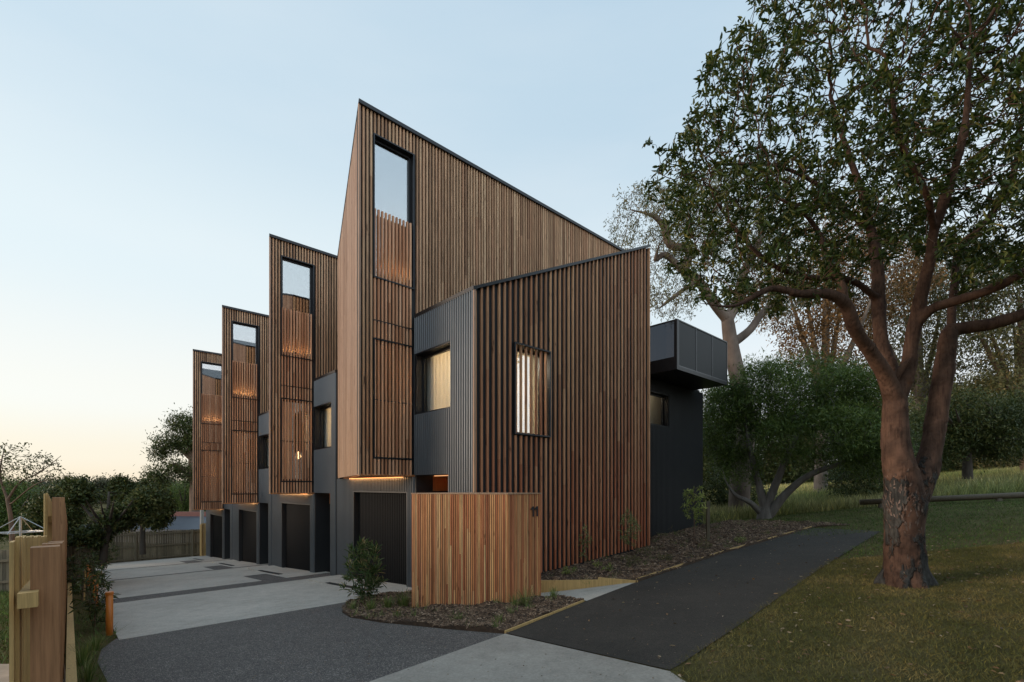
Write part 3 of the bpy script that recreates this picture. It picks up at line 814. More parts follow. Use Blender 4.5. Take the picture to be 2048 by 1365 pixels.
    it.box((T+0.1, 0.205, SOF+0.03), (5, NB-0.1, SOF+0.12))
    it.prism([(0.25, 0.205), (T+0.1, 0.205), (T+0.1, 3.2)], 5.12, 6.2)
    it.box((T+0.1, 0.205, 5.12), (5, NB-0.1, 6.2))
    it.box((5, 0.2, SOF), (5.1, NB, 8.3))
    it.build('interior_floor', M['interior'], root)
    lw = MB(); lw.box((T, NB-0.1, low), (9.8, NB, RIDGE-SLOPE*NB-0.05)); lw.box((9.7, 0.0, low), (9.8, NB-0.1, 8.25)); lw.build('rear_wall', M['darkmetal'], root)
    OUT = Frame((T+0.02, NB), (1, 0), (0, 1))
    battens(OUT, 0.0, 8.5, const(4.6), const(RIDGE-SLOPE*NB-0.05), [], 0.10, 0.06, 0.024, 0.002, rng).build('outer_cladding', M['fin'], root)
    # warm strip on the sill behind the battens
    lamp('sill_lamp', 'AREA', ((ws0+ws1)/2, 0.24, 6.25), 38 if not end else 24, (1.0, 0.74, 0.40), root, ws1-ws0-0.06, (math.pi+R(62), 0, 0), 0.04)
    lamp('bay_lamp', 'POINT', (T+1.6, 1.8, 4.7), 50 if k == 1 else 22, WARM, root, 0.12)
    if k == 1:
        pm = MB(); pm.tube([(1.02, 0.75, 5.1), (1.02, 0.75, 3.66)], 0.006, 6); p = pm.build('pendant_lamp', M['trim'], root)
        pb = MB(); pb.tube([(1.02, 0.75, 3.66), (1.02, 0.75, 3.60), (1.02, 0.75, 3.50), (1.02, 0.75, 3.44)], [0.02, 0.06, 0.075, 0.03], 12); pb.build('lamp_shade', M['bulb'], p)
    # -- roof over the grey block
    if not end:
        gr = MB(); gr.box((T+0.05, ng-0.0, GREYTOP-0.12), (9.8, -0.033, GREYTOP-0.055)); gr.box((9.7, ng, low), (9.8, -0.033, GREYTOP-0.12))
        gr.build('low_roof', M['trim'], root)
    return root, rng

labels = ['nearest timber clad townhouse with the dark battened wing, balcony and tallest peaked bay',
          'second townhouse from the front, glowing pendant lamp behind its lower battens',
          'third townhouse from the front, between the lamp lit one and the farthest bay',
          'farthest townhouse at the left end of the row, beside the back fence']
houses = [townhouse(k, labels[k]) for k in range(4)]

def wing(root, rng):
    n0 = -2.0; fr = Frame((T, n0), (1, 0), (0, -1))
    L_ = 5.68; top = lambda s: GREYTOP + (8.38-GREYTOP)*s/L_
    LVW = (0.963, 1.966, 3.20, 4.95)
    b = backing(fr, 0.0, L_, const(-0.4), lambda s: top(s)-0.06, [LVW], -0.2, -0.058)
    b.build('wing_backing', M['backing'], root)
    zb = lambda s: 0.37 + 0.055*s
    cl = battens(fr, 0.0, L_-0.03, zb, lambda s: top(s)-0.045, [(0.94, 1.99, 3.18, 3.21), (0.94, 1.99, 4.94, 4.97)], 0.14, 0.042, 0.034, -0.055, rng, (1.4, 3.6), start=0.02)
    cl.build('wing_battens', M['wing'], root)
    cb = MB(); cb.box((T-0.022, n0-0.01, 0.1), (T+0.018, n0+0.022, GREYTOP-0.05)); cb.build('corner_batten', M['finleft'], root)
    eb = MB(); eb.box((T+L_-0.03, n0-0.004, zb(L_)), (T+L_+0.012, n0+1.13, 8.3)); eb.build('wing_end_wall', M['wing'], root)
    rf = MB(); rf.prism([(T-0.03, n0-0.016), (T+L_+0.02, n0-0.016), (T+L_+0.02, -0.035), (T-0.03, -0.035)], lambda x, y: top(x-T)-0.045, lambda x, y: top(x-T)+0.014)
    rf.build('wing_roof', M['trim'], root)
    w_ = window(root, fr, *LVW, 0.24, 'glass', 'louvred_window')
    # dark rear block beyond the wing
    n1 = n0+1.13; fr2 = Frame((T, n1), (1, 0), (0, -1))
    s0, s1 = L_+0.013, 10.85
    hole = [(7.35, 8.59, 4.05, 5.07)]
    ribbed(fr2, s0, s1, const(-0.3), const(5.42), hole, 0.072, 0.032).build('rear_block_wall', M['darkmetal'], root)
    backing(fr2, s0, s1, const(-0.3), const(5.42), hole, -0.2, -0.004).build('rear_block_backing', M['backing'], root)
    window(root, fr2, 7.35, 8.59, 4.05, 5.07, 0.16, 'clear', 'rear_window')
    rb = MB(); rb.box((T+s0, n1+0.2, -0.3), (T+s0+0.1, -0.01, 5.42)); rb.box((T+s1-0.1, n1+0.02, -0.3), (T+s1, 0.4, 5.42)); rb.box((T+s0+0.1, -0.2, -0.3), (T+s1-0.1, -0.0, 5.42))
    rb.build('rear_block_side', M['darkmetal'], root)
    rm = MB(); rm.box((T+6.0, n1+0.62, 3.0), (T+10, n1+0.66, 5.35)); rm.build('rear_room', M['cream'], root)
    lamp('rear_room_lamp', 'POINT', (T+8.0, n1+0.34, 5.2), 9.0, SOFTW, root, 0.06)
    # balcony
    a0, a1 = 7.06, 10.23; z0, z1 = 5.43, 6.82
    bl = MB(); bl.box((T+a0, n0, z0), (T+a1, n1+0.1, z0+0.10)); bl.box((T+a0+0.04, n1+0.1, z0+0.005), (T+s1, 0.4, z0+0.10))
    base = bl.build('balcony', M['trim'], root)
    pn = MB(); k = 3; wd = (a1-a0-0.10)/k
    for i in range(k):
        pn.box((T+a0+0.10+i*wd+0.014, n0+0.012, z0+0.13), (T+a0+0.10+(i+1)*wd-0.014, n0+0.022, z1-0.045))
    pn.box((T+a1-0.03, n0+0.03, z0+0.13), (T+a1-0.02, n1, z1-0.045))
    pn.build('mesh_panel', M['panel'], base)
    rl = MB()
    for i in range(k+1):
        x = T+a0+0.10+i*wd; rl.box((x-0.013, n0, z0+0.10), (x+0.013, n0+0.03, z1-0.03))
    rl.box((T+a0, n0-0.004, z1-0.03), (T+a1, n0+0.05, z1)); rl.box((T+a0-0.002, n0+0.05, z1-0.03), (T+a0+0.05, n1, z1))
    rl.box((T+a0+0.10, n0+0.002, z0+0.10), (T+a1, n0+0.028, z0+0.125))
    rl.build('railing', M['rail'], base)
    co = MB(); co.box((T+a0, n0+0.001, z0+0.10), (T+a0+0.085, n0+0.09, z1-0.03)); co.box((T+a0+0.001, n0+0.09, z0+0.1), (T+a0+0.05, n1, z0+0.36)); co.build('corner_post', M['trim'], base)
    gl = MB(); gl.box((T+a0+0.02, n0+0.09, z0+0.36), (T+a0+0.032, n1-0.01, z1-0.03)); gl.build('glass_screen', M['bglass'], base)
wing(*houses[0])

# ------------------------------------------------------------------ timber letterbox screen with the house number
def screen():
    A = Vector((-1.60, 7.72)); B = Vector((-0.07, 7.36)); C = Vector((0.47, 7.86)); D = Vector((-1.05, 8.22))
    z1 = EYE - 0.105; z0 = EYE - 2.02
    root = empty('letterbox_screen', (B.x, B.y, z0))
    tag(root, 'honey coloured slatted timber enclosure with black number 11, standing in the mulch', 'letterbox screen')
    rng = random.Random(5)
    mb = MB()
    core = MB(); pts = [A, B, C, D]; cen = sum(pts, Vector((0, 0)))/4
    core.prism([tuple((p-B) + (cen-p).normalized()*0.03) for p in pts], 0, z1-z0-0.03); core.build('core', M['backing'], root)
    for a, b in ((A, B), (B, C), (C, D), (D, A)):
        d = (b-a).normalized(); nn = Vector((d.y, -d.x)); fr = Frame(a-B, d, nn); ln = (b-a).length
        n = round(ln/0.031); pt = ln/n
        m2 = battens(fr, 0.0, ln, const(0.0), const(z1-z0-0.02), [], pt, pt-0.0095, 0.022, -0.022, rng, (2.6, 4.0))
        o = len(mb.v); mb.v += m2.v; mb.f += [tuple(i+o for i in f) for f in m2.f]
    mb.build('slats', M['screen'], root)
    cp = MB(); cp.prism([tuple((p-B) - (cen-p).normalized()*0.012) for p in pts], z1-z0-0.02, z1-z0); cp.build('cap', M['finleft'], root)
    d = (C-B).normalized(); nn = Vector((d.y, -d.x)); fr = Frame(Vector((0, 0)), d, nn)
    for s in (0.535, 0.625):
        g = MB(); zt = 1.70; h = 0.165; t0 = zt-h
        for a, b, c, e in ((s, s+0.026, t0, zt),):
            g.quadbox([fr.P(a, c, 0.006), fr.P(b, c, 0.006), fr.P(b, c, 0.016), fr.P(a, c, 0.016), fr.P(a, e, 0.006), fr.P(b, e, 0.006), fr.P(b, e, 0.016), fr.P(a, e, 0.016)])
        g.quadbox([fr.P(s-0.04, zt-0.062, 0.006), fr.P(s, zt-0.040, 0.006), fr.P(s, zt-0.040, 0.016), fr.P(s-0.04, zt-0.062, 0.016),
                   fr.P(s-0.04, zt-0.036, 0.006), fr.P(s, zt-0.004, 0.006), fr.P(s, zt-0.004, 0.016), fr.P(s-0.04, zt-0.036, 0.016)])
        g.build('house_digit', M['trim'], root)
screen()

# retaining board beside the walkway
rb = MB(); a = Vector((*xy(6.05, 6.18), 0)); b = Vector((BW0[0], BW0[1], 0)); b2 = Vector((*BW1, 0))
for first_, (p, q_) in ((True, (a, b)), (False, (b, b2))):
    dd = (q_-p).normalized(); sh = Vector((dd.y, -dd.x, 0)); sh = sh if sh.y < 0 else -sh
    p = p + sh*0.06; q_ = q_ + sh*(0.06 if q_ is b else 0.03)
    za, zb = ground(p.x, p.y), ground(q_.x, q_.y)
    rb.quadbox([(p.x, p.y, za-0.4), (q_.x, q_.y, zb-0.4), (q_.x+0.02, q_.y+0.03, zb-0.4), (p.x+0.02, p.y+0.03, za-0.4),
                (p.x, p.y, za+0.12), (q_.x, q_.y, zb+(0.08 if first_ else 0.04)), (q_.x+0.02, q_.y+0.03, zb+(0.08 if first_ else 0.04)), (p.x+0.02, p.y+0.03, za+0.12)])
tag(rb.build('retaining_board', M['pine']), 'low pale pine board holding back the garden bed beside the concrete walkway', 'retaining board')

# strip drains in the driveway, one before each garage
for k in range(4):
    q0 = 9.4+S_UNIT*k; mb = MB(); p = 4.55
    a = Vector((*xy(p, q0), 0)); b = Vector((*xy(p, q0+2.1), 0))
    a.z = ground(a.x, a.y, True)+0.012; b.z = ground(b.x, b.y, True)+0.012
    mb.bar(a, b, 0.12, 0.012)
    o = mb.build('strip_drain', M['drain'])
    tag(o, ['dark strip drain in the concrete before the nearest garage', 'dark strip drain before the garage of the second townhouse', 'dark strip drain before the garage of the third townhouse', 'dark strip drain before the farthest garage'][k], 'drain', 'strip drains')

# ------------------------------------------------------------------ side fence, back fence, garden bits on the left
def side_fence():
    root = empty('side_fence', (*xy(-0.1, 3.6), ground(*xy(-0.1, 3.6))))
    tag(root, 'new pine paling fence with brown posts at the left edge, stepping taller farther back', 'fence')
    o3 = Vector(root.location)
    ztop = lambda q: EYE - 0.32 - 0.0757*(q-3.57) + 0.53*(1.0 if q > 7.95 else 0.0)
    def bx(mb, p0, p1, q0, q1, z0, z1):
        P = [Vector((*xy(p, q), z)) - o3 for z in (z0, z1) for p, q in ((p0, q0), (p1, q0), (p1, q1), (p0, q1))]
        mb.quadbox(P)
    pal = MB(); q = 3.52; i = 0; rng = random.Random(3)
    while q < 27:
        a = -0.222 if i % 2 == 0 else -0.205
        zt = ztop(q) + rng.uniform(-0.006, 0.006) + 0.035 + (0.02 if i % 2 else 0)
        bx(pal, a, a+0.016, q, q+0.10, EYE-1.443-0.0757*q-0.3, zt); q += 0.075; i += 1
    pal.build('palings', M['pine'], root)
    for r in (0.30, 1.05):
        for qa, qb in ((3.42 if r < 1 else 3.5, 7.9), (8.25, 27.0)):
            rl = MB()
            P = [Vector((*xy(p, qq), ztop(qq)-r+dz)) - o3 for dz in (0, 0.075) for p, qq in ((-0.189, qa), (-0.115, qa), (-0.115, qb), (-0.189, qb))]
            rl.quadbox(P); rl.build('rail', M['pine'], root)
    q = 3.57
    while q < 27:
        ps = MB(); bx(ps, -0.149 + 0.0, -0.035, q, q+0.1, EYE-1.443-0.0757*q-0.5, ztop(q+0.05)); ps.build('post', M['post'], root)
        q += 1.5
    sl = MB(); q = 2.9
    while q < 24:
        P = [Vector((*xy(p, qq), EYE-1.443-0.0757*qq+dz)) - o3 for dz in (-0.2, 0.17) for p, qq in ((-0.02, q), (0.055, q), (0.055, q+2.39), (-0.02, q+2.39))]
        sl.quadbox(P); q += 2.4
    sl.build('sleeper', M['pine'], root)
side_fence()

def paling_run(name, label, a, b, h, zf, mat, railside=1, rails=(0.25, 0.75), pal=0.1, group=None):
    a, b = Vector(a), Vector(b); d = (b-a); L_ = d.length; d.normalize(); nn = Vector((d.y, -d.x))
    root = empty(name, (a.x, a.y, zf(a.x, a.y))); tag(root, label, 'fence', group)
    fr = Frame((0, 0), d, nn); z0 = root.location.z
    zz = lambda s: zf(a.x+d.x*s, a.y+d.y*s) - z0
    rng = random.Random(len(label)); mb = MB(); s = 0
    while s < L_:
        t = h+rng.uniform(-0.02, 0.015)
        mb.quadbox([fr.P(s, zz(s)-0.2, 0), fr.P(s+pal-0.008, zz(s)-0.2, 0), fr.P(s+pal-0.008, zz(s)-0.2, 0.014), fr.P(s, zz(s)-0.2, 0.014),
                    fr.P(s, zz(s)+t, 0), fr.P(s+pal-0.008, zz(s)+t, 0), fr.P(s+pal-0.008, zz(s)+t, 0.014), fr.P(s, zz(s)+t, 0.014)])
        s += pal
    mb.build('palings', mat, root)
    for r in rails:
        rl = MB(); rl.bar(fr.P(0, zz(0)+h*r, 0.04*railside), fr.P(L_, zz(L_)+h*r, 0.04*railside), 0.05, 0.07); rl.build('rail', mat, root)
    s = 0
    while s < L_+0.1:
        p = MB(); p.bar(fr.P(s, zz(s)-0.3, 0.055*railside), fr.P(s, zz(s)+h-0.05, 0.055*railside), 0.1); p.build('post', mat, root); s += 2.4
    return root
paling_run('back_fence', 'dark weathered paling fence across the end of the driveway', xy(0.1, 30.7), xy(5.25, 30.7), 1.45, g_lvl, M['oldfence'], 1, (0.08, 0.5, 0.92))
paling_run('corner_fence', 'short yellowish new paling section beside the farthest garage', xy(5.2, 30.2), xy(6.4, 30.2), 1.75, g_lvl, M['pine'], 1)
paling_run('neighbour_fence', 'old grey paling fence in the neighbouring yard at the far left', (-19, 13.2), (-11.5, 13.2), 1.15, lambda x, y: ground(x, y), M['oldfence'], 1)

# orange pipes standing in the side bed
PIPES = [((219, 1271), 0.60, 0.042, 'nearest orange plastic pipe standing at the driveway edge'),
         ((191, 1212), 0.62, 0.042, 'orange pipe behind the nearest one, half hidden by leaves'),
         ((178, 1178), 0.62, 0.045, 'orange pipe among the dark shrubs, right one of the farther pair'),
         ((168, 1170), 0.66, 0.045, 'orange pipe among the dark shrubs, left one of the farther pair')]
for (px, py), h, r, lab in PIPES:
    p = gp(px, py, True); root = empty('drain_pipe', p)
    tag(root, lab, 'pipe', 'orange pipes along the side bed')
    mb = MB(); mb.tube([(0, 0, -0.2), (0, 0, h)], r, 18); mb.build('pipe_body', M['pipe'], root, True)
    mb = MB(); mb.tube([(0, 0, h-0.02), (0, 0, h+0.015), (0, 0, h+0.02)], [r+0.006, r+0.006, r-0.006], 18); mb.build('pipe_cap', M['pipe'], root, False)
for (px, py), h, lab in (((203, 1150), 0.85, 'thin leaning wooden stake among the shrubs by the driveway'), ((168, 1200), 0.7, 'short wooden stake close to the side fence')):
    p = gp(px, py, True); mb = MB(); mb.bar((0, 0, -0.1), (0.03, 0, h), 0.022)
    tag(mb.build('garden_stake', M['pine'], None, loc=p), lab, 'stake')

# rotary clothes line in the next yard
def hoist():
    c = at(41, 1100, 11.0); c.z = ground(c.x, c.y); top = EYE - 0.69 - c.z
    root = empty('clothes_hoist', c, 0.4); tag(root, 'galvanised rotary clothes line in the neighbouring yard', 'clothes line')
    m = MB(); m.tube([(0, 0, 0), (0, 0, top)], 0.025, 8); m.build('pole', M['galv'], root)
    R_ = 0.52; lo = top-0.36
    for k in range(4):
        a = math.pi/2*k; m = MB(); e = (R_*math.cos(a), R_*math.sin(a), lo)
        m.tube([(0, 0, top), e], 0.009, 6); m.tube([(0, 0, lo+0.02), e], 0.007, 6); m.build('arm', M['galv'], root)
    m = MB()
    for r in (1.0, 0.75, 0.5):
        pts = [(r*R_*math.cos(math.pi/2*k), r*R_*math.sin(math.pi/2*k), lo+0.01) for k in range(5)]
        for a, b in zip(pts[:-1], pts[1:]): m.tube([a, b], 0.004, 5)
    m.build('line', M['galv'], root)
hoist()

# neighbour's house beyond the back fence
def neighbour():
    c = at(330, 1063, 33.0); c.z = ground(c.x, c.y) - 0.6
    root = empty('neighbour_house', c, R(-6)); tag(root, 'low neighbouring house with corrugated iron roof and red ridge beyond the back fence', 'house')
    ez = EYE - 2.95 - c.z; rz_ = EYE - 2.30 - c.z
    m = MB(); m.box((-7, 0.4, 0), (7, 9, ez)); m.build('wall', M['wallpale'], root)
    fr = Frame((-7.4, 0), (1, 0), (0, -1))
    m = MB(); n = 190
    for i in range(n+1):
        x = -7.4+14.8*i/n; dz = 0.025*(i % 2); m.v += [(x, 0, ez+dz), (x, 4.5, rz_+dz), (x, 9.4, ez+dz)]
    m.f = [(3*i, 3*i+3, 3*i+4, 3*i+1) for i in range(n)] + [(3*i+1, 3*i+4, 3*i+5, 3*i+2) for i in range(n)]
    r = m.build('roof', M['iron'], root)
    m = MB(); m.bar((-7.4, 4.5, rz_+0.14), (7.4, 4.5, rz_+0.14), 0.5, 0.34); m.build('ridge', M['roofred'], r)
    m = MB(); m.box((-7.4, -0.1, ez-0.14), (7.4, 0.0, ez)); m.build('gutter', M['iron'], r)
neighbour()
p = at(404, 1060, 30.3)
mb = MB(); mb.tube([(0, 0, -1.5), (0, 0, 1.4)], 0.11, 10); tag(mb.build('pale_post', M['wallpale'], None, loc=p), 'pale round post beyond the back fence below the farthest bay', 'post')

# horizontal log rail on the reserve
def lograil():
    a = gp(1868, 1018); b = gp(2210, 985); a = at(1850, 1004, 15.5); b = at(2330, 978, 14.2)
    a = at(1720, 1005, 17.0)
    root = empty('log_rail', (a.x, a.y, ground(a.x, a.y))); tag(root, 'low horizontal log barrier across the grass behind the big tree', 'log barrier')
    o = Vector(root.location); m = MB(); m.tube([a-o, (a*0.5+b*0.5)-o, b-o], 0.10, 12); m.build('log', M['log'], root, True)
    for t in (0.08, 0.5, 0.93):
        p = a.lerp(b, t); z = ground(p.x, p.y); m = MB(); m.tube([Vector((p.x, p.y, z-0.2))-o, Vector((p.x, p.y, p.z-0.07))-o], 0.085, 10); m.build('post', M['log'], root, True)
lograil()
p = gp(1416, 1086); mb = MB(); mb.bar((0, 0, -0.1), (0, 0, 1.05), 0.07); tag(mb.build('bollard_post', M['oldfence'], None, loc=p), 'dark square timber post at the back corner of the garden bed', 'post')

# ------------------------------------------------------------------ trees
def resample(pts, rad, step):
    P = [np.array(pts[0], float)]; Rr = [rad[0]]
    for (a, b, r0, r1) in zip(pts[:-1], pts[1:], rad[:-1], rad[1:]):
        a = np.array(a, float); b = np.array(b, float); n = max(1, int(round(np.linalg.norm(b-a)/step)))
        for i in range(1, n+1): P.append(a+(b-a)*i/n); Rr.append(r0+(r1-r0)*i/n)
    return P, Rr

def smoothline(pts, rad, n=4):
    """Catmull-Rom through the joints of a limb"""
    P = [np.array(p, float) for p in pts]
    if len(P) < 3: return pts, rad
    P = [2*P[0]-P[1]] + P + [2*P[-1]-P[-2]]
    out = []; rr = []
    for i in range(1, len(P)-2):
        for k in range(n):
            t = k/n
            out.append(0.5*((2*P[i]) + (-P[i-1]+P[i+1])*t + (2*P[i-1]-5*P[i]+4*P[i+1]-P[i+2])*t*t + (-P[i-1]+3*P[i]-3*P[i+1]+P[i+2])*t**3))
            rr.append(rad[i-1]+(rad[i]-rad[i-1])*t)
    out.append(P[-2]); rr.append(rad[-1])
    return out, rr

def colonize(P, par, attr, step, infl, kill, iters, rs, jit=0.25, trop=(0, 0, 0.0), maxn=9000):
    pos = np.zeros((maxn, 3)); n = len(P); pos[:n] = P; par = list(par)
    attr = attr.copy(); trop = np.array(trop)
    if len(attr) == 0: return pos[:n], par
    D = np.full(len(attr), 1e9); I = np.zeros(len(attr), int)
    def upd(i0, i1):
        nonlocal D, I
        for c in range(i0, i1, 256):
            blk = pos[c:min(c+256, i1)]
            d = np.linalg.norm(attr[:, None, :]-blk[None], axis=2)
            j = d.argmin(1); dm = d[np.arange(len(attr)), j]
            k = dm < D; D[k] = dm[k]; I[k] = j[k]+c
    upd(0, n)
    seen = set()
    for it in range(iters):
        act = D < infl
        if not act.any(): break
        ids = I[act]; v = attr[act]-pos[ids]; v /= np.linalg.norm(v, axis=1)[:, None]+1e-9
        acc = np.zeros((n, 3)); np.add.at(acc, ids, v); cnt = np.bincount(ids, minlength=n)
        g = np.nonzero(cnt)[0]; d = acc[g]
        d = d/(np.linalg.norm(d, axis=1)[:, None]+1e-9) + rs.normal(0, jit, (len(g), 3)) + trop
        d /= np.linalg.norm(d, axis=1)[:, None]+1e-9
        new = pos[g]+d*step
        m = min(len(new), maxn-n)
        if m <= 0: break
        pos[n:n+m] = new[:m]; par += list(g[:m]); upd(n, n+m); n += m
        keep = D > kill
        attr = attr[keep]; D = D[keep]; I = I[keep]
        if len(attr) == 0: break
    return pos[:n], par

def tubes(pos, par, rad, kids, sides_big=10, sides_small=4, rmin=0.0, close=False):
    V_, F_ = [], []; base = 0
    roots = [i for i, p in enumerate(par) if p == -1]
    starts = [(r, None) for r in roots]
    while starts:
        s, pa = starts.pop()
        chain = [] if pa is None else [pa]
        cur = s
        while cur is not None:
            chain.append(cur); ks = kids[cur]
            if not ks: cur = None; break
            ks = sorted(ks, key=lambda k: -rad[k]); cur = ks[0]
            for k in ks[1:]: starts.append((k, chain[-1]))
        if len(chain) < 2: continue
        P = pos[chain]; r = rad[chain].copy()
        if pa is not None: r[0] = min(r[0], r[1]*1.25)
        if r.max() < rmin: continue
        if close:
            d0 = P[0]-P[1]; d1 = P[-1]-P[-2]
            P = np.concatenate([[P[0]+d0*0.01], P, [P[-1]+d1*0.3]]); r = np.concatenate([[1e-5], r, [1e-5]])
        ns = sides_big if r.max() > 0.05 else (6 if r.max() > 0.02 else sides_small)
        d = np.gradient(P, axis=0); d /= np.linalg.norm(d, axis=1)[:, None]+1e-9
        x = np.cross(d[0], [0.3, 0.2, 0.93] if abs(d[0][2]) < 0.8 else [1, 0.1, 0]); x /= np.linalg.norm(x)+1e-9
        th = np.arange(ns)*2*np.pi/ns; ring = []
        for i in range(len(P)):
            x = x-d[i]*x.dot(d[i]); x /= np.linalg.norm(x)+1e-9; y = np.cross(d[i], x)
            ring.append(P[i]+(np.cos(th)[:, None]*x+np.sin(th)[:, None]*y)*r[i])
        V_.append(np.concatenate(ring)); n = len(P)
        k = np.arange(ns); k2 = (k+1) % ns
        for i in range(n-1):
            F_.append(np.stack([base+i*ns+k, base+i*ns+k2, base+(i+1)*ns+k2, base+(i+1)*ns+k], 1))
        base += n*ns
    return np.concatenate(V_), np.concatenate(F_)

def leaves(P, D, m, ln, wd, rs, spread=0.9, droop=0.0, scatter=0.03, long=True):
    """m leaves round every point P heading along D: folded blades of two quads each"""
    n = len(P)*m
    p = np.repeat(P, m, 0)+rs.normal(0, scatter, (n, 3)); d = np.repeat(D, m, 0)
    d = d*0.5 + rs.normal(0, spread, (n, 3)); d[:, 2] -= droop
    d /= np.linalg.norm(d, axis=1)[:, None]+1e-9
    up = rs.normal(0, 0.6, (n, 3)); up[:, 2] += 1.0
    s = np.cross(d, up); s /= np.linalg.norm(s, axis=1)[:, None]+1e-9
    u = np.cross(s, d)
    L_ = (ln*rs.uniform(0.6, 1.25, n))[:, None]; W = (wd*rs.uniform(0.7, 1.2, n))[:, None]
    if long:
        a = p; l1 = p+d*L_*0.35+s*W*0.5+u*W*0.22; l2 = p+d*L_*0.72+s*W*0.36+u*W*0.12
        t = p+d*L_-u*L_*0.10; r2 = p+d*L_*0.72-s*W*0.36+u*W*0.12; r1 = p+d*L_*0.35-s*W*0.5+u*W*0.22
        V_ = np.stack([a, l1, l2, t, r2, r1], 1).reshape(-1, 3); b = np.arange(n)*6
        F_ = np.concatenate([np.stack([b, b+3, b+2, b+1], 1), np.stack([b, b+5, b+4, b+3], 1)])
    else:
        V_ = np.stack([p, p+d*L_*0.5+s*W*0.5, p+d*L_, p+d*L_*0.5-s*W*0.5], 1).reshape(-1, 3); b = np.arange(n)*4
        F_ = np.stack([b, b+1, b+2, b+3], 1)
    return V_, F_

def ellip(c, r, n, rs, shell=0.5, cut=None):
    d = rs.normal(size=(n, 3)); d /= np.linalg.norm(d, axis=1)[:, None]
    t = rs.uniform(0, 1, n)**(1/3); t = np.where(rs.uniform(size=n) < shell, rs.uniform(0.75, 1.0, n), t)
    q = np.array(c)+d*t[:, None]*np.array(r)
    return q

def tree(name, label, cat, base, stems, attr, bark, leaf, seed, step=0.3, infl=3.0, kill=0.35, iters=120, tip=0.006, pexp=2.4,
         m=8, ln=0.12, wd=0.04, spread=0.8, droop=0.0, scatter=0.04, jit=0.25, trop=(0, 0, 0.05), long=True, leafr=2.2, group=None, leafkeep=1.0, flare=0.0, maxn=9000, rmin=0.0, trunkname='trunk', remesh=0.0, am=0, asc=None):
    rs = np.random.RandomState(seed); base = np.array(base, float)
    pos, par, rfix, fr_ = [], [], [], []
    prev0 = False
    for pts, rad in stems:
        pts2, rad2 = smoothline(pts, rad)
        P, Rr = resample(pts2, rad2, step*0.6)
        if pos:
            A = np.array(pos); j = int(np.linalg.norm(A-P[0], axis=1).argmin())
            if np.linalg.norm(A[j]-P[0]) < step*0.6: P, Rr = P[1:], Rr[1:]
            prev = j
        else: prev = -1
        for q_, (p, r) in enumerate(zip(P, Rr)):
            pos.append(p); par.append(prev); rfix.append(r); prev = len(pos)-1; fr_.append(max(0.0, (q_/len(P)-0.45)/0.55) if prev0 or len(stems) == 1 else 0.0)
        prev0 = True
    nfix = len(pos); attr0 = attr
    pos, par = colonize(np.array(pos), par, attr, step, infl, kill, iters, rs, jit, trop, maxn)
    n = len(pos); kids = [[] for _ in range(n)]
    for i, p in enumerate(par):
        if p >= 0: kids[p].append(i)
    acc = np.zeros(n); rad = np.zeros(n)
    for i in range(n-1, -1, -1):
        r = max(tip, acc[i]**(1/pexp)) if acc[i] > 0 else tip
        if i < nfix: r = rfix[i]*(1-fr_[i]) + min(max(r, tip), rfix[i])*fr_[i]
        rad[i] = r
        if par[i] >= 0: acc[par[i]] += r**pexp
    if flare:
        h = pos[:nfix, 2]-base[2]; rad[:nfix] *= 1+flare*np.exp(-np.maximum(h, 0)/0.18)
    rel = pos-base
    V_, F_ = tubes(rel, par, rad, kids, 14, 4, rmin)
    root = empty(name, Vector(base)); tag(root, label, cat, group)
    if remesh:
        limb = np.nonzero((rad > 0.02) & (np.arange(n) < nfix))[0]; ls = set(limb.tolist())
        k2 = [[c for c in kids[i] if c in ls] for i in range(n)]
        lv, lf = tubes(rel, [p if i in ls else -2 for i, p in enumerate(par)], rad, k2, 14, 8, 0, True)
        to = npmesh(trunkname, lv, lf, M[bark], root, True)
        md = to.modifiers.new('remesh', 'REMESH'); md.mode = 'VOXEL'; md.voxel_size = remesh; md.use_smooth_shade = True
        sm = to.modifiers.new('smooth', 'SMOOTH'); sm.iterations = 10; sm.factor = 0.5
        tx = bpy.data.textures.new('lumps', 'CLOUDS'); tx.noise_scale = 0.22; tx.noise_depth = 2
        dm = to.modifiers.new('lumps', 'DISPLACE'); dm.texture = tx; dm.strength = 0.05; dm.mid_level = 0.5
        t2 = bpy.data.textures.new('bark_ridges', 'CLOUDS'); t2.noise_scale = 0.045; t2.noise_depth = 4
        d2 = to.modifiers.new('ridges', 'DISPLACE'); d2.texture = t2; d2.strength = 0.016; d2.mid_level = 0.5
        npmesh('twigs', V_, F_, M[bark], root, True)
    else: npmesh(trunkname, V_, F_, M[bark], root, True)
    child_n = np.array([len(k) for k in kids])
    sel = np.nonzero((rad < tip*leafr) & (np.arange(n) >= min(nfix, n-1)))[0]
    if leafkeep < 1: sel = sel[rs.uniform(size=len(sel)) < np.where(child_n[sel] == 0, 1.0, leafkeep)]
    if len(sel):
        d = rel[sel]-rel[np.array(par)[sel]]; d /= np.linalg.norm(d, axis=1)[:, None]+1e-9
        LV, LF = leaves(rel[sel], d, m, ln, wd, rs, spread, droop, scatter, long)
        if am and len(attr0):
            v = rs.normal(size=attr0.shape)+np.array([0, 0, 0.3]); v /= np.linalg.norm(v, axis=1)[:, None]
            L2, F2 = leaves(attr0-base, v, am, ln, wd, rs, spread, droop, asc or scatter, long)
            LF = np.concatenate([LF, F2+len(LV)]); LV = np.concatenate([LV, L2])
        npmesh('crown', LV, LF, M[leaf], root, False)
    return root

def W(px, py, Y): v = at(px, py, Y); return (v.x, v.y, v.z)

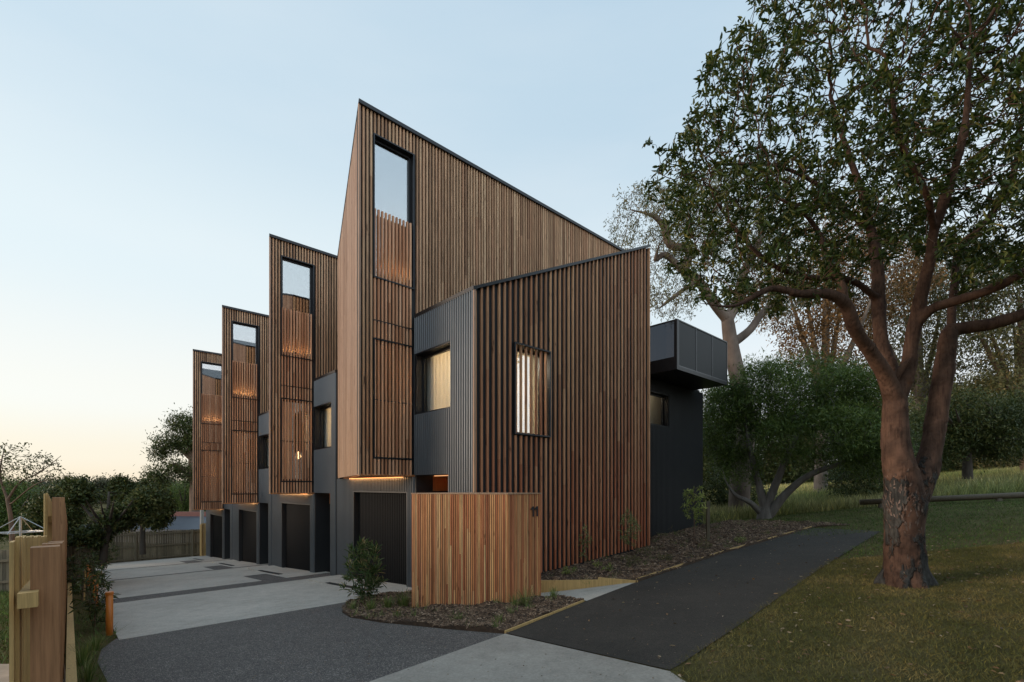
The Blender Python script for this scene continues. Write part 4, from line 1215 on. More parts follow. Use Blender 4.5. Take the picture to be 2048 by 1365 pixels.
# --- the big tree in front
def big_tree():
    b = gp(1812, 1168); Y = b.y; k = Y/F
    def s(*a): return [W(x, y, Y+dy) for x, y, dy, r in a], [r*k*0.84 for *_, r in a]
    st = [s((1812, 1180, 0, 46), (1810, 1120, 0, 41), (1808, 1060, 0, 38), (1810, 1010, 0, 42), (1805, 960, 0, 36), (1793, 900, 0, 29), (1790, 840, 0, 26), (1790, 800, 0, 24)),
          s((1818, 1010, 0.02, 34), (1842, 960, 0.03, 29), (1862, 900, 0.05, 22), (1874, 830, 0.06, 21), (1886, 750, 0.06, 20), (1896, 680, 0.05, 19), (1900, 660, 0.05, 17)),
          s((1789, 800, 0, 22), (1771, 752, -0.1, 17), (1741, 705, -0.25, 14), (1710, 660, -0.45, 13), (1692, 610, -0.6, 12), (1655, 588, -0.7, 10), (1600, 588, -0.8, 8), (1540, 578, -0.85, 6), (1470, 612, -1.0, 4), (1400, 607, -1.1, 2.5)),
          s((1789, 800, 0, 21), (1779, 740, 0.25, 17), (1762, 680, 0.4, 15), (1757, 600, 0.55, 15), (1755, 540, 0.65, 14), (1742, 460, 0.8, 11), (1722, 380, 1.0, 9), (1690, 290, 1.1, 7), (1660, 190, 1.2, 5)),
          s((1793, 800, 0, 20), (1815, 745, -0.05, 15), (1822, 690, -0.1, 14), (1832, 640, -0.15, 14), (1845, 580, -0.25, 13), (1862, 510, -0.4, 10), (1868, 460, -0.5, 9), (1900, 370, -0.7, 8), (1930, 250, -0.9, 6), (1940, 100, -1.0, 4)),
          s((1832, 650, -0.15, 11), (1865, 618, -0.3, 10), (1920, 600, -0.5, 10), (1980, 580, -0.7, 9), (2048, 545, -0.9, 8), (2160, 470, -1.1, 6), (2300, 350, -1.2, 4)),
          s((1900, 662, 0.05, 15), (1935, 655, 0.0, 14), (1985, 648, -0.1, 14), (2048, 628, -0.2, 13), (2150, 590, -0.3, 11), (2300, 500, -0.3, 8), (2450, 350, -0.2, 5)),
          s((1902, 665, 0.05, 9), (1904, 610, 0.2, 8.5), (1910, 560, 0.4, 8), (1915, 510, 0.55, 7), (1945, 470, 0.7, 7), (1990, 420, 0.8, 6), (2030, 330, 0.9, 5), (2050, 180, 1.0, 4)),
          s((1692, 610, -0.6, 8), (1680, 560, -0.55, 7), (1655, 530, -0.5, 6), (1640, 470, -0.4, 5), (1600, 420, -0.5, 4), (1540, 390, -0.6, 3)),
          s((1757, 600, 0.55, 8), (1700, 560, 0.3, 7), (1620, 555, 0.2, 6), (1545, 530, 0.1, 5), (1480, 470, 0.0, 4), (1430, 400, -0.1, 3)),
          s((1742, 460, 0.8, 8), (1690, 420, 0.6, 6.5), (1620, 360, 0.4, 5), (1540, 330, 0.3, 4), (1450, 330, 0.2, 3)),
          s((1868, 460, -0.5, 7), (1850, 380, -0.8, 6), (1800, 280, -1.0, 5), (1780, 150, -1.1, 4)),
          s((1784, 775, -0.05, 9), (1797, 745, -0.12, 8), (1822, 715, -0.2, 7))]
    for a in (0.3, 1.5, 2.6, 3.9, 4.6, 5.5):
        ca, sa = math.cos(a), math.sin(a)
        st.append(([(b.x+0.12*ca, b.y+0.12*sa, b.z+0.28), (b.x+0.19*ca, b.y+0.19*sa, b.z+0.10), (b.x+0.27*ca, b.y+0.27*sa, b.z-0.02), (b.x+0.36*ca, b.y+0.36*sa, b.z-0.16)], [0.09, 0.09, 0.08, 0.06]))
    rs = np.random.RandomState(11)
    c = W(1860, 230, Y)
    A = [ellip((5.15, Y-0.1, EYE+4.7), (3.15, 2.5, 2.75), 3300, rs, 0.45), ellip((7.9, Y+0.1, EYE+4.9), (2.8, 2.6, 2.8), 2300, rs, 0.4),
         ellip((3.1, Y-0.5, EYE+3.2), (1.25, 1.1, 1.0), 380, rs, 0.4), ellip((5.2, Y, EYE+7.2), (2.6, 2.2, 1.2), 350, rs, 0.3), ellip((2.25, Y-0.3, EYE+4.1), (0.75, 0.7, 0.5), 150, rs, 0.4)]
    A = np.concatenate(A)
    px = CX+A[:, 0]/A[:, 1]*F; py = HY-(A[:, 2]-EYE)/A[:, 1]*F
    edge = np.interp(py, [-900, 0, 60, 130, 250, 300, 420, 560, 680], [1560, 1490, 1470, 1415, 1370, 1290, 1310, 1330, 1400])
    bot = np.interp(px, [1250, 1400, 1560, 1640, 1800, 2000, 2400], [640, 640, 640, 560, 510, 540, 600])
    A = A[(px > edge) & (py < bot) & (A[:, 1] > 3.4)]
    tree('angophora_tree', 'large pink barked tree with a forked trunk growing in the lawn by the path', 'tree', (b.x, b.y, b.z-0.05), st, A, 'bark_main', 'leaf_main', 3,
         step=0.11, infl=2.5, kill=0.135, iters=190, tip=0.003, pexp=2.35, remesh=0.013, m=14, ln=0.096, wd=0.031, spread=0.8, scatter=0.03, jit=0.38, trop=(0, 0, 0.05), leafr=1.25, leafkeep=0.5, flare=0.10, maxn=26000)
    # loose bark curling off round the fork
    root = [o for o in COL.objects if o.name.startswith('angophora_tree')][0]; o3 = np.array(root.location); q = []
    pts = [(np.array(p), r) for P, Rr in st[:2] for p, r in zip(*resample(P, Rr, 0.03))]
    rb = np.random.RandomState(8)
    for p, r in pts:
        h = p[2]-o3[2]
        for _ in range(30):
            if rb.uniform() > np.exp(-((h-1.15)/0.30)**2)*0.55 + 0.05*(h < 1.0): continue
            a = rb.uniform(0, 2*np.pi); nn = np.array([np.cos(a), np.sin(a), 0]); tt = np.array([-nn[1], nn[0], 0])
            c = p-o3+nn*(r*0.97)+np.array([0, 0, rb.uniform(-0.03, 0.03)]); ln = rb.uniform(0.015, 0.06); wd = rb.uniform(0.005, 0.016); sk = rb.uniform(-0.3, 0.3)
            up = np.array([0, 0, 1.0])+tt*sk; lift = rb.uniform(0.004, 0.03)
            q.append([c-tt*wd-up*ln, c+tt*wd-up*ln, c+tt*wd*0.8+nn*lift*0.4, c-tt*wd*0.8+nn*lift*0.4]); q.append([c-tt*wd*0.8+nn*lift*0.4, c+tt*wd*0.8+nn*lift*0.4, c+tt*wd*0.5+up*ln*0.8+nn*lift, c-tt*wd*0.5+up*ln*0.8+nn*lift])
    q = np.array(q).reshape(-1, 3); k = np.arange(len(q)//4)*4
    npmesh('loose_bark', q, np.stack([k, k+1, k+2, k+3], 1), M['bark_flake'], root)['kind'] = 'stuff'
    return b
BT = big_tree()

# --- trees built from crown lobes given where they stand
def lobes(L_, n, seed, depth=0.8, shell=0.5):
    rs = np.random.RandomState(seed); out = []
    tot = sum(a[3]*a[4] for a in L_)
    for px, py, Y, rx, ry in L_:
        c = W(px, py, Y); k = Y/F
        out.append(ellip(c, (rx*k, rx*k*depth, ry*k), int(n*rx*ry/tot), rs, shell))
    return np.concatenate(out)
def stem(*a):
    return [W(x, y, Y) for x, y, Y, r in a], [r for *_, r in a]

# tall pale gum behind the balcony
tree('gum_tree', 'tall gum with a pale grey trunk and orange lit curling branches rising behind the balcony', 'tree', W(1478, 1062, 21), [
    stem((1478, 1066, 21, 0.46), (1480, 960, 21, 0.42), (1492, 850, 21, 0.38), (1478, 770, 21, 0.34), (1462, 690, 21, 0.30), (1455, 640, 21, 0.26)),
    stem((1455, 640, 21, 0.22), (1430, 610, 20.8, 0.2), (1395, 560, 20.6, 0.19), (1370, 545, 20.5, 0.2), (1378, 500, 20.4, 0.17), (1340, 490, 20.3, 0.16), (1325, 450, 20.2, 0.14), (1300, 430, 20, 0.10), (1260, 420, 20, 0.06)),
    stem((1370, 545, 20.5, 0.14), (1330, 510, 20.4, 0.12), (1312, 520, 20.3, 0.10), (1318, 490, 20.1, 0.08)),
    stem((1455, 640, 21, 0.24), (1475, 600, 21.3, 0.22), (1490, 540, 21.5, 0.18), (1520, 480, 21.6, 0.15), (1525, 430, 21.7, 0.11), (1560, 380, 21.8, 0.07)),
    stem((1462, 690, 21, 0.2), (1500, 660, 21.2, 0.17), (1530, 620, 21.5, 0.14), (1570, 600, 21.8, 0.1)),
    stem((1395, 560, 20.6, 0.1), (1340, 600, 20.5, 0.08), (1315, 620, 20.4, 0.05))],
    lobes([(1300, 450, 20.3, 85, 85), (1400, 440, 20.8, 90, 100), (1500, 430, 21.5, 110, 110), (1350, 580, 20.5, 60, 60), (1540, 570, 21.5, 90, 70)], 1500, 5),
    'bark_orange', 'leaf_gum', 21, step=0.42, infl=5, kill=0.42, tip=0.009, pexp=2.3, m=4, am=13, ln=0.15, wd=0.035, spread=0.8, droop=0.7, scatter=0.12, jit=0.4, leafr=1.2, leafkeep=0.5, trop=(0, 0, 0.0))

def autostem(px, pyb, pyt, Y, r, lean=0.0, forks=3, seed=0, splay=60):
    rng = random.Random(seed); ym = pyb+(pyt-pyb)*0.45
    st = [stem((px, pyb+4, Y, r), (px+lean*0.4, (pyb+ym)/2, Y, r*0.85), (px+lean, ym, Y, r*0.7), (px+lean*1.3, pyt, Y, r*0.3))]
    for i in range(forks):
        dx = splay*((i+0.5)/forks*2-1)*rng.uniform(0.8, 1.3); dy = rng.uniform(-2, 2)*Y/25
        st.append(stem((px+lean, ym+rng.uniform(0, 0.2)*(pyb-ym), Y, r*0.5), (px+lean+dx*0.5, ym+(pyt-ym)*0.35, Y+dy*0.5, r*0.38), (px+lean+dx, ym+(pyt-ym)*0.8, Y+dy, r*0.2)))
    return st

GB = 'trees on the reserve behind the houses'
tree('gum_tree', 'rusty foliaged gum behind the left fork of the big tree', 'tree', W(1640, 1010, 30), autostem(1640, 1010, 520, 30, 0.4, 10, 5, 1, 110),
    lobes([(1660, 690, 30, 90, 60), (1600, 600, 30, 90, 70), (1740, 560, 30, 120, 90), (1700, 470, 31, 90, 60)], 640, 31), 'bark_pale', 'leaf_rust', 31, step=0.6, infl=7, kill=0.75, tip=0.014, pexp=2.2, m=6, am=34, ln=0.27, wd=0.085, droop=0.5, scatter=0.36, leafr=1.2, leafkeep=0.6, long=False, group=GB)
tree('gum_tree', 'olive gum seen between the two stems of the big tree', 'tree', W(1850, 990, 33), autostem(1850, 990, 560, 33, 0.38, -10, 5, 2, 100),
    lobes([(1830, 640, 33, 100, 80), (1900, 560, 33, 110, 90), (1810, 760, 33, 90, 60)], 520, 32), 'bark_pale', 'leaf_gum', 32, step=0.65, infl=7, kill=0.8, tip=0.014, m=6, am=34, ln=0.28, wd=0.09, droop=0.5, scatter=0.38, leafr=1.2, leafkeep=0.6, long=False, group=GB)
tree('gum_tree', 'spreading gum with dark foliage at the right edge of the picture', 'tree', W(2060, 985, 30), autostem(2060, 985, 600, 30, 0.42, -15, 6, 3, 130),
    lobes([(1990, 700, 30, 90, 50), (2060, 640, 30, 110, 90), (1940, 790, 30, 80, 45), (2040, 800, 29, 100, 60), (1965, 560, 31, 100, 60)], 600, 33), 'bark_brown', 'leaf_gum', 33, step=0.6, infl=7, kill=0.75, tip=0.014, m=6, am=34, ln=0.27, wd=0.085, droop=0.5, scatter=0.36, leafr=1.2, leafkeep=0.6, long=False, group=GB)
tree('shrub_tree', 'dark bushy tree with hanging foliage over the tall grass right of the big tree', 'tree', W(1935, 955, 24), autostem(1935, 955, 800, 24, 0.22, 0, 5, 4, 70),
    lobes([(1920, 840, 24, 75, 55), (1980, 860, 24, 70, 60), (1890, 870, 24, 50, 50), (2040, 850, 25, 70, 70)], 1100, 34), 'bark_dark', 'leaf_dark', 34, step=0.4, infl=5, kill=0.5, tip=0.01, m=6, am=39, ln=0.18, wd=0.05, droop=0.6, scatter=0.22, leafr=1.2, leafkeep=0.7, long=False, group=GB)
tree('shrub_tree', 'low dark bush behind the trunk of the big tree', 'tree', W(1780, 1000, 22), autostem(1780, 1000, 880, 22, 0.15, 0, 4, 6, 60),
    lobes([(1760, 900, 22, 80, 60), (1850, 880, 24, 60, 60), (1720, 960, 21, 60, 40)], 800, 35), 'bark_dark', 'leaf_dark', 35, step=0.35, infl=5, kill=0.45, tip=0.009, m=6, am=39, ln=0.16, wd=0.04, droop=0.4, scatter=0.2, leafr=1.2, leafkeep=0.7, long=False, group=GB)
tree('melaleuca_tree', 'wide feathery green paperbark with splayed stems beside the end of the path', 'tree', W(1528, 1046, 17), [
    stem((1528, 1050, 17, 0.28), (1530, 1020, 17, 0.22)),
    stem((1530, 1020, 17, 0.15), (1515, 960, 17, 0.11), (1500, 900, 17, 0.09), (1490, 830, 17, 0.06)),
    stem((1530, 1020, 17, 0.16), (1555, 960, 16.8, 0.12), (1580, 900, 16.6, 0.09), (1620, 820, 16.4, 0.06)),
    stem((1535, 1035, 17, 0.17), (1570, 990, 16.6, 0.13), (1620, 950, 16.2, 0.10), (1690, 925, 15.8, 0.07), (1760, 900, 15.5, 0.04)),
    stem((1525, 1030, 17, 0.12), (1500, 1005, 17, 0.09), (1470, 990, 17, 0.07), (1450, 960, 17, 0.04))],
    lobes([(1600, 790, 17, 130, 75), (1520, 800, 17.5, 90, 75), (1700, 800, 16.5, 90, 70), (1640, 870, 16, 130, 60), (1750, 900, 15.5, 60, 60), (1455, 850, 17.5, 55, 85), (1480, 930, 17.2, 40, 35)], 2300, 36),
    'bark_grey', 'leaf_mela', 36, step=0.26, infl=4, kill=0.28, tip=0.005, m=8, am=34, ln=0.17, wd=0.028, spread=0.7, scatter=0.15, jit=0.3, leafr=1.2, leafkeep=0.65, trop=(0, 0, 0.05), long=False)
tree('shrub_tree', 'dark shrub tree filling the gap between the house corner and the paperbark', 'tree', W(1440, 1050, 24), autostem(1440, 1050, 800, 24, 0.2, 5, 5, 7, 40),
    lobes([(1440, 830, 24, 45, 60), (1470, 920, 24, 45, 60), (1430, 980, 23, 30, 40), (1500, 1010, 23, 50, 40)], 700, 37), 'bark_dark', 'leaf_dark', 37, step=0.4, infl=5, kill=0.5, tip=0.01, m=5, am=26, ln=0.18, wd=0.05, droop=0.4, scatter=0.2, leafr=1.2, leafkeep=0.6, long=False, group=GB)
far = [(1440, 880, 60, 70, 40, 'distant tree seen between the house corner and the pale gum'), (1560, 880, 62, 80, 45, 'distant tree behind the paperbark'), (1690, 850, 64, 80, 60, 'distant tree left behind the big trunk'), (1800, 850, 60, 70, 50, 'distant tree in the gap behind the forked trunk'), (1900, 830, 66, 80, 60, 'distant tree right behind the forked trunk'), (1990, 820, 58, 80, 70, 'distant tree on the rise at the right'), (2080, 820, 60, 80, 70, 'distant tree on the rise at the right edge')]
for i, (px, py, Y, rx, ry, lab) in enumerate(far):
    base = at(px, 930, Y); base.z = ground(base.x, base.y); bp = HY-(base.z-EYE)/Y*F
    tree('woodland_tree', lab, 'tree', tuple(base), autostem(px, bp, py-ry*0.5, Y, 0.35, 0, 4, 60+i, rx*0.7), lobes([(px, py, Y, rx, ry), (px+rx*0.4, py+ry*0.6, Y, rx*0.7, ry*0.7), (px-rx*0.3, py+ry*1.2, Y, rx*0.9, ry*0.6)], 420, 60+i),
         'bark_dark', 'leaf_gum' if i % 2 else 'leaf_dark', 60+i, step=0.9, infl=12, kill=1.1, tip=0.02, m=6, am=57, ln=0.42, wd=0.14, scatter=0.55, leafr=1.2, leafkeep=0.7, long=False, group='distant trees on the rise')

for i, (x, y, h, r, lab) in enumerate([(-9, -9, 8, 4.0, 'broad added shade tree unseen behind the camera, left of the driveway mouth'), (-1, -11, 9, 4.2, 'broad added shade tree unseen directly behind the camera'), (7, -9, 9, 4.2, 'broad added shade tree unseen behind the camera, right of the path'), (14, -5, 9.5, 4.0, 'broad added shade tree unseen behind the lawn, right of the camera'), (18, 2.5, 10, 4.0, 'broad added shade tree unseen on the lawn beyond the right edge')]):
    z = ground(x, y); rs_ = np.random.RandomState(300+i)  # unseen trees added to block low skylight and fill the window reflections
    A = np.concatenate([ellip((x, y, z+h*0.55), (r, r, h*0.38), 330, rs_, 0.4), ellip((x+r*0.5, y, z+h*0.3), (r*0.7, r*0.7, h*0.22), 130, rs_, 0.3), ellip((x-r*0.5, y, z+h*0.3), (r*0.7, r*0.7, h*0.22), 130, rs_, 0.3)])
    tree('added_shade_tree', lab, 'tree', (x, y, z), [([(x, y, z-0.1), (x+0.1, y, z+h*0.3), (x, y+0.2, z+h*0.75)], [0.28, 0.22, 0.08])], A, 'bark_dark', 'leaf_dark', 300+i, step=0.5, infl=8, kill=0.6, tip=0.012, m=6, am=26, ln=0.3, wd=0.13, scatter=0.35, leafr=1.2, leafkeep=0.6, long=False, group='added shade trees out of view')
rs_ = np.random.RandomState(77); n_ = 2600
px_ = rs_.uniform(1370, 2200, n_); Y_ = rs_.uniform(58, 76, n_); x_ = (px_-CX)/F*Y_
zg = np.array([ground(a, b) for a, b in zip(x_, Y_)]); hh = 2.6+1.3*np.sin(px_*0.045)+0.9*np.sin(px_*0.013+1)
p_ = np.stack([x_, Y_, zg+hh*rs_.uniform(0, 1, n_)**0.8], 1); v_ = rs_.normal(size=p_.shape)
lv, lf = leaves(p_, v_, 26, 0.5, 0.2, rs_, 0.9, 0.2, 0.5, False)
tag(npmesh('far_thicket', lv, lf, M['leaf_dark']), kind='stuff')
# left side
GL = 'trees beyond the side fence'
tree('gum_tree', 'tall gum with clumped foliage beside the farthest bay', 'tree', W(392, 1080, 40), [stem((392, 1085, 40, 0.5), (390, 980, 40, 0.4), (385, 920, 40, 0.3), (372, 870, 40, 0.15)), stem((390, 960, 40, 0.25), (350, 930, 40, 0.18), (325, 950, 40, 0.1)), stem((385, 920, 40, 0.2), (350, 890, 40, 0.12), (335, 880, 40, 0.1)), stem((390, 960, 40, 0.2), (400, 900, 40, 0.15), (395, 850, 40, 0.1))],
    lobes([(365, 850, 40, 24, 16), (340, 885, 40, 24, 14), (322, 905, 40, 14, 12), (318, 955, 40, 22, 16), (372, 890, 40, 18, 14), (355, 940, 40, 20, 12), (385, 950, 40, 18, 16), (400, 870, 40, 25, 25)], 520, 71), 'bark_brown', 'leaf_dark', 71, step=0.5, infl=6, kill=0.55, tip=0.014, m=5, am=30, ln=0.26, wd=0.08, scatter=0.36, leafr=1.2, leafkeep=0.6, long=False, droop=0.4)
tree('conifer_bush', 'soft green bushy tree under the tall gum beside the farthest bay', 'tree', W(370, 1062, 47), autostem(370, 1062, 970, 47, 0.2, 0, 5, 8, 25),
    lobes([(365, 1005, 47, 42, 38), (400, 1005, 47, 35, 38)], 500, 72), 'bark_dark', 'leaf_mela', 72, step=0.5, infl=6, kill=0.55, tip=0.012, m=5, am=49, ln=0.24, wd=0.05, scatter=0.38, leafr=1.2, leafkeep=0.7, long=False)
tree('hedge_tree', 'broad dark leafy tree over the back fence behind the orange pipes', 'tree', W(205, 1120, 13.5), autostem(205, 1125, 985, 13.5, 0.10, 10, 6, 9, 70),
    lobes([(150+165*((k*0.618) % 1), 985+105*((k*0.377+0.1) % 1), 13.2+1.2*((k*0.71) % 1), 17+14*((k*0.29) % 1), 15+15*((k*0.53) % 1)) for k in range(19)], 1250, 73), 'bark_dark', 'leaf_dark', 73, step=0.2, infl=3, kill=0.25, tip=0.005, m=6, am=13, ln=0.11, wd=0.05, scatter=0.06, leafr=1.2, leafkeep=0.7)
tree('hedge_tree', 'dark leafy tree right of the broad one, before the iron roof', 'tree', W(285, 1105, 20), autostem(285, 1105, 975, 20, 0.12, 0, 6, 10, 35),
    lobes([(285, 1005, 20, 40, 40), (310, 1020, 20, 32, 38), (245, 985, 20, 22, 30)], 700, 74), 'bark_dark', 'leaf_dark', 74, step=0.26, infl=3, kill=0.3, tip=0.006, m=6, am=22, ln=0.14, wd=0.06, scatter=0.1, leafr=1.2, leafkeep=0.7)
tree('bush_tree', 'rounded dark green tree beyond the clothes line', 'tree', W(30, 1090, 24), autostem(30, 1090, 980, 24, 0.2, 0, 5, 11, 60),
    lobes([(20, 1020, 24, 70, 55), (80, 1040, 24, 50, 50), (-40, 1030, 24, 60, 60)], 1000, 75), 'bark_dark', 'leaf_mela', 75, step=0.35, infl=5, kill=0.42, tip=0.009, m=5, am=34, ln=0.16, wd=0.05, scatter=0.18, leafr=1.2, leafkeep=0.7, long=False, group=GL)
tree('bush_tree', 'very dark tree between the clothes line and the tall part of the fence', 'tree', W(110, 1080, 22), autostem(110, 1080, 990, 22, 0.18, 0, 5, 12, 40),
    lobes([(115, 1030, 22, 45, 50), (140, 1000, 23, 40, 35), (90, 1060, 22, 40, 35)], 800, 76), 'bark_dark', 'leaf_dark', 76, step=0.35, infl=5, kill=0.42, tip=0.009, m=5, am=34, ln=0.16, wd=0.06, scatter=0.18, leafr=1.2, leafkeep=0.7, long=False, group=GL)
tree('bare_tree', 'half bare twiggy tree against the yellow sky at the far left', 'tree', W(25, 1090, 19), [stem((25, 1095, 19, 0.09), (22, 1040, 19, 0.07), (15, 1000, 19, 0.06)), stem((15, 1000, 19, 0.045), (40, 965, 19, 0.03), (80, 945, 19, 0.022), (122, 912, 19, 0.008)), stem((15, 1000, 19, 0.045), (0, 950, 19, 0.03), (10, 890, 19, 0.01)), stem((20, 1010, 19, 0.03), (70, 970, 18.5, 0.022), (118, 955, 18.5, 0.008))],
    lobes([(25, 930, 19, 60, 45), (80, 940, 19, 45, 32), (-30, 930, 19, 50, 45)], 420, 77), 'bark_brown', 'leaf_dark', 77, step=0.22, infl=4, kill=0.3, tip=0.008, pexp=2.1, m=4, ln=0.13, wd=0.05, scatter=0.06, jit=0.3, leafr=1.1, leafkeep=0.1, am=2)
for i in range(9):
    px = -60+i*62; Y = 95+12*(i % 3); py = 966+(i*7 % 9)
    base = at(px, 1010, Y)
    tree('skyline_tree', ['distant crown on the skyline at the left edge', 'distant low crown left of the bare tree', 'distant crown behind the bare tree', 'distant rounded crown just right of the bare tree', 'distant small crown over the tall fence', 'distant crown over the broad hedge tree', 'distant crown over the right hedge tree', 'distant crown left of the tall gum', 'distant crown behind the tall gum'][i], 'tree', tuple(base), autostem(px, 1015, py, Y, 0.3, 0, 3, 80+i, 25),
         lobes([(px, py+14, Y, 42, 16), (px+16, py+6, Y, 20, 11)], 170, 80+i), 'bark_dark', 'leaf_far', 80+i, step=1.0, infl=14, kill=1.2, tip=0.03, m=6, am=64, ln=0.5, wd=0.22, scatter=0.7, leafr=1.2, leafkeep=0.7, long=False, group='distant trees on the skyline')

# ------------------------------------------------------------------ shrubs, saplings, tufts
def plant(name, label, cat, base, h, r, leaf, seed, n=120, ln=0.1, wd=0.02, m=8, stemr=0.012, droop=0.0, trunk=0.15, lobes_=None, step=0.07, group=None, keep=0.7, spread=0.6, scatter=0.015, z0=0.0):
    b = Vector(base); rs = np.random.RandomState(seed)
    L_ = lobes_ or [((0, 0, h*(trunk+1)/2), (r, r, h*(1-trunk)/2))]
    A = np.concatenate([ellip((b.x+c[0], b.y+c[1], b.z+c[2]), rr, n, rs, 0.4) for c, rr in L_])
    st = [([(b.x, b.y, b.z-0.05), (b.x+0.01, b.y, b.z+h*trunk), (b.x+0.02, b.y+0.01, b.z+h*0.55)], [stemr, stemr*0.9, stemr*0.5])]
    return tree(name, label, cat, (b.x, b.y, b.z), st, A, 'bark_brown', leaf, seed, step=step, infl=1.5, kill=step*1.3, tip=0.0025, m=m, ln=ln, wd=wd, spread=spread, droop=droop, scatter=scatter, leafr=1.3, leafkeep=keep, group=group, trunkname='stem', maxn=3000)
def on(px, py): v = gp(px, py); return (v.x, v.y, v.z+0.05)
v = on(728, 1212)
plant('flowering_shrub', 'bushy green shrub with upright pale tips in front of the nearest garage door', 'shrub', v, 1.02, 0.26, 'leaf_bottle', 101, 75, 0.135, 0.017, 13, droop=-0.45, spread=0.5,
      lobes_=[((-0.02, 0, 0.28), (0.36, 0.3, 0.22)), ((0.02, 0, 0.58), (0.30, 0.28, 0.2)), ((-0.06, 0, 0.88), (0.17, 0.15, 0.16)), ((0.12, 0, 0.84), (0.15, 0.13, 0.15)), ((-0.16, 0, 0.78), (0.12, 0.12, 0.12))], keep=0.8)
plant('seedling', 'thin sparse greyish seedling at the foot of the dark timber wall', 'shrub', on(1170, 1133), 0.85, 0.13, 'leaf_pale', 102, 150, 0.07, 0.018, 8, stemr=0.006, keep=0.6)
plant('seedling', 'fresh green feathery shrub near the right end of the dark timber wall', 'shrub', on(1258, 1118), 1.05, 0.22, 'leaf_pale', 103, 260, 0.085, 0.017, 9, stemr=0.008, keep=0.6, trunk=0.2)
plant('sapling', 'young round headed tree on a thin pale stem by the dark steel corner', 'tree', on(1388, 1098), 1.5, 0.27, 'leaf_bright', 104, 150, 0.10, 0.026, 8, stemr=0.016, keep=0.6, trunk=0.42, droop=0.3)
plant('seedling', 'wispy seedling against the dark steel wall', 'shrub', on(1345, 1102), 0.6, 0.09, 'leaf_gum', 105, 40, 0.05, 0.012, 4, stemr=0.005, keep=0.5)
plant('seedling', 'small bush beside the dark post at the back of the bed', 'shrub', on(1432, 1082), 0.7, 0.14, 'leaf_dark', 106, 60, 0.06, 0.015, 5, stemr=0.006, keep=0.6)
for i, (px, py, h, r, lab) in enumerate([(1215, 1150, 0.16, 0.14, 'low green seedling in the bed before the dark timber wall'), (1262, 1135, 0.2, 0.22, 'low greyish clump under the feathery shrub'), (1135, 1155, 0.16, 0.14, 'low plant near the retaining board'), (1330, 1130, 0.16, 0.18, 'small ground plant in the middle of the garden bed'), (1480, 1090, 0.15, 0.16, 'small ground plant far along the garden bed'), (1290, 1120, 0.25, 0.2, 'bushy ground plant at the right end of the dark timber wall'), (1195, 1140, 0.14, 0.12, 'small sprig beside the thin seedling'), (1410, 1105, 0.18, 0.16, 'ground plant right of the young round headed tree')]):
    plant('ground_plant', lab, 'plant', on(px, py), h, r, 'leaf_bright' if i % 2 == 0 else 'leaf_gum', 110+i, 50, 0.06, 0.014, 6, stemr=0.004, trunk=0.05, keep=0.7, step=0.05)
# side bed shrubs
for i, (px, py, h, r, lab) in enumerate([(188, 1262, 0.95, 0.26, 'nearest dark willowy shrub beside the orange pipe'), (178, 1228, 1.1, 0.3, 'second dark shrub along the side fence'), (165, 1198, 1.15, 0.3, 'third dark shrub along the side fence'), (172, 1165, 1.2, 0.35, 'dark shrub close to the far pair of orange pipes'), (195, 1148, 1.2, 0.45, 'dark shrub at the far end of the side bed'), (215, 1130, 1.1, 0.5, 'dark shrub under the broad hedge tree')]):
    p = gp(px, py, True)
    plant('side_shrub', lab, 'shrub', p, h, r, 'leaf_dark', 120+i, 130, 0.11, 0.024, 6, stemr=0.012, droop=0.2, keep=0.6, group='shrubs along the side fence', trunk=0.1)

def tuft(label, base, h, n, seed, spread=0.5, group=None):
    rs = np.random.RandomState(seed); a = rs.uniform(0, 2*np.pi, n); tl = rs.uniform(0.1, 1.0, n)*spread
    L_ = h*rs.uniform(0.6, 1.1, n); w_ = 0.0035
    r0 = rs.uniform(0, 0.05, n)*spread*2; b = np.stack([np.cos(a)*r0, np.sin(a)*r0, np.full(n, -0.03)], 1)
    d = np.stack([np.cos(a)*tl, np.sin(a)*tl, np.ones(n)], 1); d /= np.linalg.norm(d, axis=1)[:, None]
    s = np.stack([-np.sin(a), np.cos(a), np.zeros(n)], 1)
    mid = b+d*(L_*0.6)[:, None]; tip = mid+(d*0.7+np.stack([np.cos(a)*tl, np.sin(a)*tl, -0.4*tl], 1)*0.6)*(L_*0.45)[:, None]
    V_ = np.stack([b-s*w_, b+s*w_, mid+s*w_*0.8, mid-s*w_*0.8, tip+s*0.0006, tip-s*0.0006], 1).reshape(-1, 3); k = np.arange(n)*6
    F_ = np.concatenate([np.stack([k, k+1, k+2, k+3], 1), np.stack([k+3, k+2, k+4, k+5], 1)])
    o = npmesh('grass_tuft', V_, F_, M['tuft'], None, loc=Vector(base)); tag(o, label, 'grass tuft', group)
TU = [(806, 1218, 0.34, 130, 'dense grass tuft at the left foot of the timber screen'), (775, 1222, 0.3, 120, 'grass tuft between the bushy shrub and the timber screen'), (742, 1226, 0.28, 90, 'grass tuft under the right side of the bushy shrub'), (705, 1222, 0.22, 60, 'grass tuft at the left tip of the mulch bed'), (1052, 1212, 0.36, 50, 'tall loose tuft against the numbered side of the screen'), (1030, 1216, 0.26, 40, 'short tuft at the near corner of the screen'), (1108, 1200, 0.24, 60, 'tuft at the walkway edge right of the screen'), (918, 1243, 0.15, 40, 'small tuft at the front rim of the mulch'), (1000, 1248, 0.16, 40, 'small tuft near the front point of the mulch'), (1058, 1226, 0.16, 45, 'yellowish small tuft right of the screen corner'), (868, 1232, 0.14, 40, 'small tuft in front of the middle of the screen'), (165, 1330, 0.3, 70, 'grass clump beside the pine sleeper'), (190, 1300, 0.25, 60, 'grass clump at the apron edge near the orange pipe'), (175, 1362, 0.28, 60, 'grass clump at the lower left corner')]
